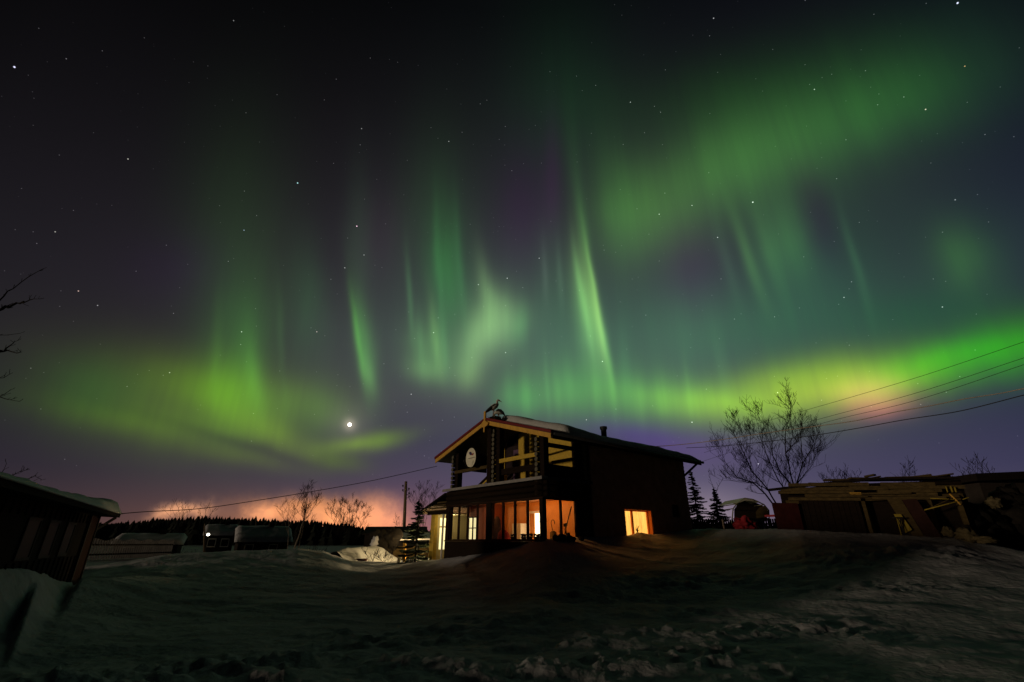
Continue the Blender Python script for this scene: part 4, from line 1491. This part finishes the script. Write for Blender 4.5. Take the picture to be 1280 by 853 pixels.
# local x = away along the wall, local y = inwards (left of the run)
part('wall', 'shed_board', shed, *[((-1.5 - k * .42 - .022, -.028, -.2), (-1.5 - k * .42 + .022, .02, 1.22)) for k in range(20)], *[((-1.5 - k * .42 - .022, -.028, 2.02), (-1.5 - k * .42 + .022, .02, 2.24)) for k in range(20)], ((-11.3, 0, -.3), (0, .16, 2.32)), ((-.16, .163, -.3), (0, 3.4, 2.32)), ((-11.3, 3.2, -.3), (-.163, 3.4, 2.32)), ((-11.3, .163, -.3), (-11.14, 3.197, 2.32)))
dfr = part('door', 'shed_door', shed, ((-1.22, -.04, .35), (-.12, -.003, 2.22)))
part('frame', 'shed_trim', dfr, ((-1.32, -.07, .2), (-1.223, -.003, 2.3)), ((-.117, -.07, .2), (-.02, -.003, 2.3)))
for xa in (-3.6, -5.2, -6.7):
    w_ = part('window', 'shed_trim', shed, ((xa, -.03, 1.25), (xa + .9, -.004, 1.30)), ((xa, -.03, 1.95), (xa + .9, -.004, 2.0)), ((xa, -.03, 1.303), (xa + .05, -.004, 1.947)), ((xa + .85, -.03, 1.303), (xa + .9, -.004, 1.947)))
    part('pane', 'dark_pane', w_, ((xa + .05, -.015, 1.30), (xa + .85, -.006, 1.95)))
b = MB()
b.hexa([(-11.7, -.45, 2.25), (.50, -.45, 2.25), (.50, 3.8, 2.40), (-11.7, 3.8, 2.40), (-11.7, -.45, 2.36), (.55, -.45, 2.36), (.55, 3.8, 2.50), (-11.7, 3.8, 2.50)])
sroof = b.build('roof', 'shed_board', shed)


def shed_snow(s, t_):
    x = -11.68 + s * 12.2
    y = -.5 + t_ * 4.3
    th = (.11 + .28 * math.exp(min(0, x) / 4.0) + .07 * fbm(x * .8, y * .8, 3)) * edge_round(s, .03) * edge_round(t_, .09)
    return (x, y, 2.353 + .033 * (y + .45) + (.0 if t_ > .03 else 0)), max(th, .01)


roof_snow('snow', sroof, shed_snow, 90, 24)
b = MB()
b.bar((.02, -.05, 1.9), (.46, -.36, 2.25), .05, .07)
b.build('bracket', 'shed_trim', shed)
b = MB()
b.bar((.02, 3.3, 1.9), (.46, 3.6, 2.30), .05, .07)
b.build('bracket', 'shed_trim', shed)
# ---------------------------------------------------------------- left middle distance
def picket_fence(label, pa, pb_, n):
    t_ = thing('picket_fence', label, 'fence', pa)
    m = MB()
    d = pb_ - pa
    for i in range(n):
        q = d * (i / (n - 1))
        m.box((q.x - .045, q.y - .012, q.z), (q.x + .045, q.y + .012, q.z + .95 + .05 * math.sin(i * 7.1)))
    m.build('picket', 'picket', t_)
    m = MB()
    for h in (.25, .7):
        m.bar(Vector((0, .03, h)), d + Vector((0, .03, h)), .03, .08)
    m.build('rail', 'dark_board', t_)
    return t_


pa, pb2 = at(104, 701, 25), at(212, 696, 33)
picket_fence('grey picket fence beyond the left shed', pa, pb2, 40)


def cottage(name, label, px, Y, w, dep, wall_h, roof_h, base_py, rz=0.0, lit=None):
    g0 = at(px, base_py, Y)
    t_ = thing(name, label, 'house', g0, rz, 'small dark houses before the wood')
    part('wall', 'cottage_wall', t_, ((-w / 2, 0, 0), (w / 2, dep, wall_h)))
    m = MB()
    o_ = .4
    for s in (0, 1):
        ya, yb = (-o_, dep / 2) if s == 0 else (dep + o_, dep / 2)
        za, zb = wall_h - .1, wall_h + roof_h
        P = [(-w / 2 - o_, ya, za), (w / 2 + o_, ya, za), (w / 2 + o_, yb, zb), (-w / 2 - o_, yb, zb)]
        Q = [(x, y, z + .10) for (x, y, z) in P]
        m.hexa(P + Q if s == 0 else [P[1], P[0], P[3], P[2], Q[1], Q[0], Q[3], Q[2]])
    m.add([(-w / 2, 0, wall_h), (-w / 2, dep, wall_h), (-w / 2, dep / 2, wall_h + roof_h)], [(0, 1, 2)])
    m.add([(w / 2, 0, wall_h), (w / 2, dep, wall_h), (w / 2, dep / 2, wall_h + roof_h)], [(0, 2, 1)])
    r_ = m.build('roof', 'dark_board', t_)

    def fn(s, q):
        x = -w / 2 - o_ + s * (w + 2 * o_)
        y = -o_ + q * (dep / 2 + o_)
        th = (.3 + .06 * fbm(x + px, y, 2)) * edge_round(s, .06) * min(1, q / .08 + .05)
        return (x, y, wall_h + .003 + (roof_h + .1) * q), max(th, .01)
    roof_snow('snow', r_, fn, 18, 8, 'snow')
    for xw in (-w * .28, w * .2):
        f = part('window', 'white_paint', t_, ((xw - .4, -.05, wall_h * .35), (xw + .4, -.01, wall_h * .40)), ((xw - .4, -.05, wall_h * .78), (xw + .4, -.01, wall_h * .83)),
                 ((xw - .4, -.05, wall_h * .403), (xw - .34, -.01, wall_h * .777)), ((xw + .34, -.05, wall_h * .403), (xw + .4, -.01, wall_h * .777)))
        part('pane', 'lit_far' if (lit and xw < 0) else 'dark_pane', f, ((xw - .34, -.03, wall_h * .40), (xw + .34, -.015, wall_h * .78)))
    m = MB()
    m.box((w * .1, dep * .45, wall_h + roof_h * .6), (w * .1 + .45, dep * .45 + .45, wall_h + roof_h + .7))
    m.build('chimney', 'dark_rubble', r_)
    return t_


cottage('low_cottage', 'low cottage with snowy roof beyond the picket fence', 180, 42, 4.2, 4, 1.0, .5, 698, .5)
cottage('low_cottage', 'dark cottage left of the wide snowy roof, before the wood', 271, 56, 2.6, 4, 1.8, .8, 692, .55)
cottage('low_cottage', 'wide cottage with broad snow covered roof near the birches', 327, 52, 4.6, 5, 1.2, 1.2, 694, .55)
# white yard lamp by the dark cottage
p = at(261, 668.5, 53)
t_ = thing('yard_lamp', 'tiny bright white yard lamp beside the dark cottage', 'lamp', ground_point(261, 53))
lg = p - t_.location
b = MB()
b.tube([(0, 0, 0), (0, 0, lg.z - .1), (.1, -.1, lg.z)], .035, 6)
b.build('post', 'black_iron', t_)
b = MB()
b.lump((lg.x + .0, lg.y - .12, lg.z), (.16, .16, .14), 2, .02)
b.build('lamp_head', 'lit_far', t_)
for i, (px, py0, py1, Y) in enumerate([(255, 663, 655, 50), (320, 654, 645, 75)]):
    b = MB()
    a_, c_ = at(px, 690, Y), at(px + (1 if i == 0 else 0), py1, Y)
    b.tube([a_, c_], [.09, .06], 8)
    tag(b.build('wooden_pole', 'pole_wood'), ['short pale pole above the yard lamp', 'distant pole standing above the wood line'][i], 'pole')
# dark hedge row behind the snow field
rh = random.Random(77)
for i, (px, Y, s) in enumerate([(232, 40, 1.0), (300, 42, .8), (395, 44, 1.1), (330, 39, .7)]):
    g0 = ground_point(px, Y)
    t_ = thing('dark_shrub', ['low dark shrub right of the picket fence', 'low dark shrub under the dark cottage', 'wide low dark shrub right of the birches', 'smallest low dark shrub before the wide snowy roof'][i], 'shrub', g0, 0, 'low shrubs behind the snow field')
    m = MB()
    for k in range(30):
        a = rh.random() * 6.283
        d = Vector((math.cos(a) * 1.6, math.sin(a), rh.uniform(.3, .9))).normalized()
        grow(m, Vector((rh.uniform(-.6, .6), 0, 0)), d, rh.uniform(.4, .8) * s, .015, 1, rh, .1, .6, 3, .008)
    m.build('twigs', 'bark', t_)

# ---------------------------------------------------------------- outbuilding with lit canopy
ob = at(500, 700, 34)
ob.z = .1
t_ = thing('outbuilding', 'low dark roofed outbuilding with a lit white canopy edge', 'outbuilding', ob)


def rel(px, py, Y):
    return at(px, py, Y) - ob


b = MB()
P = [rel(452, 669, 36), rel(534, 669, 36), rel(534, 660.5, 39), rel(459, 660.5, 39)]
b.hexa(P + [p + Vector((0, 0, .12)) for p in P])
b.build('roof', 'shed_board', t_)
b = MB()
P0, P1 = rel(456, 669, 36.6), rel(534, 669, 36.6)
b.box((P0.x, P0.y, -.3), (P1.x, P1.y + 2.6, P0.z - .02))
b.build('wall', 'cottage_wall', t_)
b = MB()
P = [rel(492, 676, 32), rel(541, 675, 32), rel(541, 667.5, 35.5), rel(498, 667.5, 35.5)]
b.hexa(P + [p + Vector((0, 0, .08)) for p in P])
b.build('canopy', 'white_paint', t_)
b = MB()
b.tube([rel(497, 672.3, 34), rel(538, 671.5, 34)], .05, 8)
b.build('tube_lamp', 'lit_tube', t_)
for px in (494, 538):
    b = MB()
    p = rel(px, 675, 32.3)
    b.box((p.x - .06, p.y - .06, -.3), (p.x + .06, p.y + .06, p.z))
    b.build('canopy_post', 'old_wood', t_)
b = MB()
p = rel(505, 685, 33.4)
b.box((p.x - .6, p.y, -.2), (p.x + 2.6, p.y + .5, 1.15))
b.build('firewood_bin', 'old_wood', t_)
bulb('canopy_light', rel(512, 674, 31.5), 45, (1, .72, .36), .2, t_)

b = MB()
p = at(505.5, 707, 24.8)
p1 = at(506, 678, 24.8)
b.hexa([(p.x - .07, p.y - .05, -.1), (p.x + .07, p.y - .05, -.1), (p.x + .07, p.y + .05, -.1), (p.x - .07, p.y + .05, -.1), (p1.x - .07, p.y - .05, p1.z), (p1.x + .07, p.y - .05, p1.z), (p1.x + .07, p.y + .05, p1.z), (p1.x - .07, p.y + .05, p1.z)])
tag(bevel(b.build('wooden_post', 'pine')), 'upright orange wooden post beside the dark young spruce', 'post')
b = MB()
b.bar(at(497.5, 708, 25), at(499.5, 697, 25), .16, .03, (0, 1, 0))
tag(b.build('short_plank', 'cover_sheet'), 'short pale plank standing at the foot of the snow bank', 'plank')
b = MB()
p = at(449, 704, 26)
b.box((p.x - .32, p.y - .2, p.z - .4), (p.x + .32, p.y + .2, p.z + .16))
b.box((p.x - .35, p.y - .23, p.z + .163), (p.x + .35, p.y + .23, p.z + .20))
tag(bevel(b.build('wooden_crate', 'rust_panel'), .015), 'small red brown crate before the lit snow bank', 'crate')
path_tree('bare_bush', 'thin bare twigs before the lit snow bank', ground_point(466, 25.6), [[(463, 708), (460, 698), (457, 691)], [(465, 708), (466, 699), (470, 694)], [(480, 708), (479, 699), (482, 693)], [(482, 708), (486, 700), (490, 696)], [(484, 706), (475, 700), (473, 696)]],
          25.6, .014, 1, 91, .3, 'bark', 'bush', None, .006, .1)
b = MB()
for i in range(7):
    b.lump(at(474 + i * 3, 672 - abs(i - 2) * 1.5 + 6, 32) , (.5, .4, .55), i, .35)
tag(b.build('covered_woodpile', 'dark_rubble'), 'dark covered woodpile with a patch of snow left of the lit canopy', 'woodpile')
b = MB()
b.lump(at(467.5, 679.5, 31.5), (.26, .2, .26), 4, .3)
b.lump(at(469.5, 676, 31.5), (.16, .15, .26), 6, .3)
o = b.build('snow_pile', 'snow')
o['kind'] = 'structure'

# ---------------------------------------------------------------- right of the house
# dark board fence between house and lumber shed
fa, fb = at(858, 664, 30), at(985, 664, 28)
fa.z = gz_(fa.x, fa.y, False) - .2
fb.z = gz_(fb.x, fb.y, False) - .2
t_ = thing('board_fence', 'low dark board fence between the house and the lumber shed', 'fence', fa)
topz = at(880, 649.5, 30).z
m = MB()
d = fb - fa
nbd = 46
for i in range(nbd):
    q = d * (i / nbd)
    m.box((q.x + .01, q.y - .015, q.z), (q.x + d.x / nbd - .008, q.y + .015, topz - fa.z + .04 * math.sin(i * 5.3)))
m.build('board', 'dark_board', t_)
m = MB()
m.bar(Vector((0, .04, topz - fa.z - .3)), Vector((d.x, d.y + .04, topz - fa.z - .3)), .04, .1)
m.build('rail', 'dark_board', t_)
# greenhouse tent with pale ridge cover
gh = at(941, 655, 38)
gh.z = 1.0
t_ = thing('tent_frame', 'metal tent frame with a pale sheet over its ridge', 'tent frame', gh)


def relg(px, py, Y):
    return at(px, py, Y) - gh


prof = [(914, 660), (916.5, 636), (921, 630), (931, 623), (941, 624.5), (955, 631), (961, 638), (962, 660)]
b = MB()
for Y in (37, 40.5):
    b.tube([relg(px, py, 37) + Vector((0, Y - 37, 0)) for (px, py) in prof], .045, 6)
for (px, py) in prof[1:-1]:
    b.tube([relg(px, py, 37), relg(px, py, 37) + Vector((0, 3.5, 0))], .035, 5)
b.build('pipe_frame', 'hoop_pipe', t_)
b = MB()
vs = []
for (px, py) in [(923, 629), (931, 623), (941, 624.5), (950, 628.5)]:
    p = relg(px, py, 37) + Vector((0, -.05, .02))
    vs += [p, p + Vector((0, 3.6, 0))]
b.add(vs, [(0, 1, 3, 2), (2, 3, 5, 4), (4, 5, 7, 6)])
p = [relg(924, 628.5, 36.94), relg(931, 623.3, 36.94), relg(941, 624.7, 36.94), relg(943, 627, 36.94), relg(931, 626, 36.94)]
b.add(p, [(0, 1, 4), (1, 2, 3, 4)])
o = b.build('ridge_sheet', 'cover_sheet', t_)
sm_ = o.modifiers.new('thick', 'SOLIDIFY')
sm_.thickness = .02
b = MB()
p = [relg(945, 640, 37.2), relg(950, 634, 37.2), relg(957, 632, 37.2), relg(961, 638, 37.2), relg(961, 646, 37.2), relg(946, 648, 37.2)]
b.add(p + [q + Vector((0, .05, 0)) for q in p], [(0, 1, 2, 3, 4, 5), (11, 10, 9, 8, 7, 6)])
b.build('side_sheet', 'old_wood', t_)
p = [relg(px, py, 38.5) for (px, py) in [(918, 652), (918, 637), (922, 631), (931, 625.5), (941, 627), (953, 632), (959, 639), (959, 652)]]
b = MB()
b.add(p + [q + Vector((0, .05, 0)) for q in p], [tuple(range(8)), tuple(range(15, 7, -1))])
b.build('opening_shade', 'dark_board', t_)  # dark sheet put in for the shade inside the tent's opening
# red tarp heap
b = MB()
g0 = at(931, 656, 22.6)
b.lump(g0 + Vector((0, 0, -.05)), (.40, .35, .34), 3, .32, 2.2, 30, 18)
b.lump(g0 + Vector((.24, 0, -.12)), (.30, .3, .22), 7, .35, 2.5, 26, 14)
b.lump(g0 + Vector((-.24, .0, -.18)), (.22, .25, .16), 9, .3, 2.5, 22, 12)
tag(b.build('tarp_heap', 'red_tarp'), 'crumpled red tarpaulin heap on the snow between house and lumber shed', 'tarpaulin')
b = MB()
b.bar(at(905.5, 664, 22.4), at(902.8, 649.5, 22.4), .05, .04, (0, 1, 0))
tag(b.build('marker_stake', 'cable_pale'), 'thin pale leaning stake standing left of the red tarpaulin', 'stake')
b = MB()
p = at(947, 655, 23.5)
b.tube([p + Vector((0, 0, -.6)), p + Vector((0, 0, -.2)), p + Vector((0, 0, .1)), p + Vector((0, 0, .14))], [.24, .27, .25, .2], 14)
tag(b.build('barrel', 'black_iron'), 'dark barrel beside the red tarpaulin heap', 'barrel')
b = MB()
b.bar(at(956, 645.2, 23), at(970, 644.8, 22.6), .05, .09)
tag(b.build('painted_board', 'red_tarp'), 'narrow red board beside the rusty panel', 'board')

rl0 = random.Random(91)
# lumber shed: a long open rack, rusty end panel, roof of old boards
ls = at(1085, 665, 18.6)
ls.z = gz_(ls.x, ls.y, False)
LA = at(972, 640, 20.6)
LB = at(1212, 640, 17.8)
ld = (LB - LA)
ld.z = 0
LLEN = ld.length
ld.normalize()
ln = Vector((-ld.y, ld.x, 0))          # away from the camera
t_ = thing('lumber_shed', 'long low open lumber shed roofed with loose old boards', 'shed', (LA.x, LA.y, 0), math.atan2(ld.y, ld.x))


def lx(px, Y=None):
    """run along the shed front that shows at this place"""
    d_ = ray(px, 640)
    d2 = Vector((d_.x, d_.y))
    a_ = Vector((LA.x, LA.y))
    # solve a + s*ld = k*d2
    det = ld.x * (-d2.y) - (-d2.x) * ld.y
    s = (-a_.x * (-d2.y) + (-d2.x) * a_.y) / det
    return s


def lz(px, py, back=0.0):
    s = lx(px)
    p = Vector((LA.x, LA.y, 0)) + ld * s + ln * back
    d_ = ray(px, py)
    return CZ + d_.z * (p.y / d_.y)


zr0, zr1 = lz(972, 625), lz(1208, 617)
X = lx
# posts and rail
for px in (1004, 1082, 1166, 1204):
    s = X(px)
    part('post', 'old_wood', t_, ((s - .07, .05, gz_(LA.x + ld.x * s, LA.y + ld.y * s, False) - .3), (s + .07, .19, lz(px, 623))))
b = MB()
b.bar((X(985), .12, lz(985, 628)), (X(1212), .12, lz(1212, 619)), .12, .14)
b.build('rail', 'old_wood', t_)
# roof slab
b = MB()
za, zb = lz(968, 611), lz(1212, 596.5)
zm = lz(1060, 601.5)
pts = [(X(966), za - .02), (X(1060), zm), (X(1100), lz(1100, 598)), (X(1212), zb)]
vs = []
for (s, z) in pts:
    vs += [(s, -.45, z - .1), (s, 2.6, z + .12), (s, -.45, z - .02), (s, 2.6, z + .2)]
fs = []
for i in range(len(pts) - 1):
    o_ = i * 4
    fs += [(o_, o_ + 1, o_ + 5, o_ + 4), (o_ + 2, o_ + 6, o_ + 7, o_ + 3), (o_, o_ + 4, o_ + 6, o_ + 2), (o_ + 1, o_ + 3, o_ + 7, o_ + 5)]
fs += [(0, 2, 3, 1), (12, 13, 15, 14)]
b.add(vs, fs)
b.build('roof', 'shed_board', t_)
# dark back and end panels
zback = lz(1100, 602, 2.2)
b = MB()
b.add([(X(980), .5, .6), (LLEN + .2, .5, .6), (LLEN + .2, .5, lz(1210, 599)), (X(1060), .5, lz(1060, 604)), (X(980), .5, lz(980, 612)),
       (X(980), .56, .6), (LLEN + .2, .56, .6), (LLEN + .2, .56, lz(1210, 599)), (X(1060), .56, lz(1060, 604)), (X(980), .56, lz(980, 612))],
      [(0, 1, 2, 3, 4), (9, 8, 7, 6, 5), (0, 5, 6, 1), (1, 6, 7, 2), (2, 7, 8, 3), (3, 8, 9, 4), (4, 9, 5, 0)])
b.build('back_wall', 'dark_board', t_)
b = MB()
b.hexa([(X(969), -.30, 1.0), (X(1000), -.30, 1.0), (X(1000), -.24, 1.0), (X(969), -.24, 1.0), (X(966.5), -.30, lz(968, 629)), (X(999), -.30, lz(999, 630)), (X(999), -.24, lz(999, 630)), (X(966.5), -.24, lz(968, 629))])
b.build('end_panel', 'rust_panel', t_)
b = MB()
s_ = X(1001)
while s_ < X(1076) - .1:
    w_ = rl0.uniform(.14, .24)
    b.box((s_, -.1 + rl0.uniform(-.012, .012), .8), (min(s_ + w_ - .014, X(1076)), -.04, lz(1040, 624) + rl0.uniform(-.05, .03)))
    s_ += w_
b.build('bay_shade_boards', 'dark_board', t_)  # dark boards fill the open bay where only shade lies
b = MB()
b.hexa([(X(1078), .3, lz(1078, 668)), (X(1090), .3, lz(1090, 668)), (X(1090), .36, lz(1090, 668)), (X(1078), .36, lz(1078, 668)), (X(1078), .3, lz(1078, 632)), (X(1088), .3, lz(1088, 632)), (X(1088), .36, lz(1088, 632)), (X(1078), .36, lz(1078, 632))])
b.build('side_panel', 'yellow_board', t_)

# planks stacked under the roof, each one a plank
rl = random.Random(12)
k = 0
for row in range(5):
    py = 604 + row * 4.1
    starts = [(990 + rl.uniform(-8, 18), 1085 + rl.uniform(-20, 30)), (1092 + rl.uniform(-20, 30), 1196 + rl.uniform(-14, 8))]
    for (a_, c_) in starts:
        s0, s1 = X(a_), X(c_)
        z0_, z1_ = lz(a_, py + 3.0 - (a_ - 1085) * .012), lz(c_, py + 3.0 - (c_ - 1085) * .012)
        y_ = -.34 + .07 * row + rl.uniform(-.05, .05)
        s0 += rl.uniform(-.25, .25)
        s1 += rl.uniform(-.3, .35)
        z0_ += rl.uniform(-.02, .02)
        z1_ += rl.uniform(-.03, .03)
        b = MB()
        A_ = Vector((LA.x, LA.y, 0)) + ld * s0 + ln * y_ + Vector((0, 0, z0_))
        B_ = Vector((LA.x, LA.y, 0)) + ld * s1 + ln * y_ + Vector((0, 0, z1_))
        b.bar(A_, B_, .22, rl.uniform(.105, .13))
        o = b.build('plank', 'plank_wood')
        tag(o, 'weathered plank stored flat in the stack under the lumber shed roof', 'plank', 'planks stacked under the shed roof')
        k += 1
for (a_, c_, pa_, pc_, lab) in [(1065, 1142, 619, 617.5, 'long paler plank along the lower edge of the lumber stack'), (1066, 1080, 618.6, 618.6, 'short reddish plank end at the left of the long paler plank')]:
    b = MB()
    b.bar(Vector((LA.x, LA.y, 0)) + ld * X(a_) - ln * .46 + Vector((0, 0, lz(a_, pa_))), Vector((LA.x, LA.y, 0)) + ld * X(c_) - ln * .46 + Vector((0, 0, lz(c_, pc_))), .1, .06 if a_ == 1065 else .09)
    tag(b.build('plank', 'pine' if a_ == 1066 else 'plank_wood'), lab, 'plank')
# loose boards and slabs on top of the roof
for i, (a_, c_, py, q) in enumerate([(1040, 1112, 599.5, .1), (1096, 1150, 596.6, .5), (1120, 1208, 596, .15), (1062, 1126, 597.3, 1.0), (1020, 1064, 602.5, .6), (1096, 1108, 594.4, .3), (1102, 1120, 595.0, .9), (1010, 1046, 604.5, .2), (1150, 1186, 594.8, .7), (1072, 1100, 598.2, -.2), (1186, 1209, 594.6, .1)]):
    tl_ = rl.uniform(-.06, .09)
    b = MB()
    b.bar(Vector((LA.x, LA.y, 0)) + ld * X(a_) + ln * q + Vector((0, 0, lz(a_, py + .6))), Vector((LA.x, LA.y, 0)) + ld * X(c_) + ln * (q + rl.uniform(-.2, .3)) + Vector((0, 0, lz(c_, py - .6) + tl_)), rl.uniform(.14, .3), rl.uniform(.03, .07))
    tag(b.build('roof_board', 'old_wood'), 'old warped board lying loose on top of the lumber shed roof', 'board', 'boards lying on the shed roof')


def lpt(px, py, back):
    s = X(px)
    return Vector((LA.x, LA.y, 0)) + ld * s + ln * back + Vector((0, 0, lz(px, py, 0)))


# boards leaning against the rack
for i, (x0_, x1_, tx0, tx1, lab, mm) in enumerate([(1124, 1140, 1110, 1127, 'wide brown board leaning on the lumber shed, left of its pair', 'old_wood'), (1141, 1160, 1128, 1146, 'wide dark board leaning on the lumber shed, right of its pair', 'shed_door')]):
    b = MB()
    lo0, lo1, hi0, hi1 = lpt(x0_, 674, -.75), lpt(x1_, 675, -.75), lpt(tx0, 626, -.5), lpt(tx1, 625, -.5)
    th = -ln * .04
    b.hexa([lo0 + th, lo1 + th, lo1, lo0, hi0 + th, hi1 + th, hi1, hi0])
    tag(b.build('leaning_board', mm), lab, 'board')
b = MB()
lo0, lo1, hi0, hi1 = lpt(1117, 667, -.85), lpt(1126, 663, -.85), lpt(1111, 644, -.7), lpt(1119.5, 644, -.7)
th = -ln * .04
b.hexa([lo0 + th, lo1 + th, lo1, lo0, hi0 + th, hi1 + th, hi1, hi0])
tag(b.build('leaning_board', 'yellow_board'), 'short bright yellow board leaning at the foot of the brown boards', 'board')
t2 = thing('sawhorse', 'spindly dark stand before the short yellow board', 'sawhorse', lpt(1113, 668, -1.0))
for (dx, tx) in ((-.14, -.05), (.0, .0), (.14, .06), (.22, .1)):
    m = MB()
    m.tube([(dx, (-.1 if dx < 0.1 else .15), -.05), (tx, 0, .52)], .016, 5)
    m.build('leg', 'black_iron' if dx != -.14 else 'yellow_board', t2)
part('top', 'black_iron', t2, ((-.16, -.06, .52), (.16, .06, .56)))
# sticks and poles near the right end
for (p0, p1, r_, mm, lab) in [((1150, 639), (1194, 628.5), .022, 'yellow_board', 'lower of two long yellow sticks jutting under the lumber stack'), ((1156, 637.5), (1190, 624), .016, 'old_wood', 'thin grey stick crossing above the lower yellow stick'),
                              ((1163, 624.4), (1192, 626), .016, 'yellow_board', 'upper short yellow stick under the lumber stack'), ((1188.5, 619), (1197, 632.5), .03, 'pine', 'slanting square stake at the right end of the lumber shed'),
                              ((1202, 626), (1210, 623.5), .014, 'yellow_board', 'small twig of wood right of the slanting stake')]:
    b = MB()
    b.tube([lpt(*p0, -.55), lpt(*p1, -.6)], r_, 6)
    tag(b.build('wooden_stick', mm), lab, 'stick')
for i, px in enumerate((1187.5, 1193.5, 1198)):
    b = MB()
    b.tube([lpt(px, 617, -.5), lpt(px + .3, 609.5 + (i == 2), -.5)], .022 + .008 * (i > 0), 6)
    tag(b.build('wooden_peg', 'yellow_board'), ['thinnest of three upright pegs on the right end of the lumber stack', 'thick middle peg on the right end of the lumber stack', 'rightmost of three upright pegs on the lumber stack'][i], 'peg', 'pegs on the lumber stack')
# stump legs of a chopping block, rubble and rocks at the right
t2 = thing('chopping_block', 'narrow dark chopping stump beside the pale rock', 'stump', lpt(1190, 676, -.9))
m = MB()
m.tube([(0, 0, -.1), (0, 0, .2), (.01, 0, .5)], [.13, .11, .12], 10)
m.build('trunk', 'bark', t2)
for i, (px, py, Y, r_, mm, lab) in enumerate([(1208, 669, 17.0, (.30, .25, .20), 'rock', 'pale yellow lit rock by the chopping stump'), (1184, 665, 17.3, (.16, .15, .13), 'rock', 'small rounded stone left of the chopping stump'),
                                               (1243, 629, 18.5, (.20, .2, .20), 'rock', 'yellow lit boulder high on the dark heap under the rightmost roof'), (1232, 675, 16.6, (.34, .2, .10), 'rock', 'low flat rock at the foot of the dark heap')]):
    b = MB()
    b.lump(at(px, py, Y), r_, 20 + i, .35, 1.8, 20, 12)
    tag(b.build('rock', mm), lab, 'rock')
b = MB()
rr_ = random.Random(6)
for i in range(26):
    px = 1205 + rr_.random() * 90
    top = np.interp(px, [1200, 1225, 1245, 1295], [648, 640, 626, 606])
    py = rr_.uniform(top + 6, 672)
    b.lump(at(px, py, 18.6 + rr_.random() * 1.2), (.45 + rr_.random() * .35, .4, .35 + rr_.random() * .3), i, .4)
tag(b.build('debris_heap', 'dark_rubble'), 'large dark heap of debris filling the right edge below the roof', 'debris heap')
# rightmost building
rb = at(1262, 640, 28)
rb.z = 1.2
t_ = thing('brick_outhouse', 'dark flat roofed building at the right edge with a pale wall strip', 'building', rb)
zt_ = at(1262, 592, 28).z - rb.z
b = MB()
b.hexa([(-1.5, -.4, zt_ - .45), (6, -.4, zt_ - .2), (6, 5, zt_ - .2), (-1.5, 5, zt_ - .45), (-1.5, -.4, zt_ - .05), (6, -.4, zt_ + .25), (6, 5, zt_ + .25), (-1.5, 5, zt_ - .05)])
b.build('roof', 'shed_board', t_)
part('wall', 'shed_trim', t_, ((-1.1, 0, -1), (6, 4.6, zt_ - .52)))

# ---------------------------------------------------------------- bright planet
pl = Vector((0, 0, CZ)) + ray(437, 531).normalized() * 2500
b = MB()
b.lump((0, 0, 0), (9, 9, 9), 0, 0.0, 1, 24, 16)
o = b.build('bright_planet', 'planet')
o.location = pl
tag(o, 'brilliant white planet low in the sky above the green arc', 'planet')

S.render.engine = 'CYCLES'
S.cycles.use_denoising = True
S.cycles.max_bounces = 5
S.cycles.diffuse_bounces = 3
S.cycles.transparent_max_bounces = 12
S.cycles.sample_clamp_indirect = 3.0
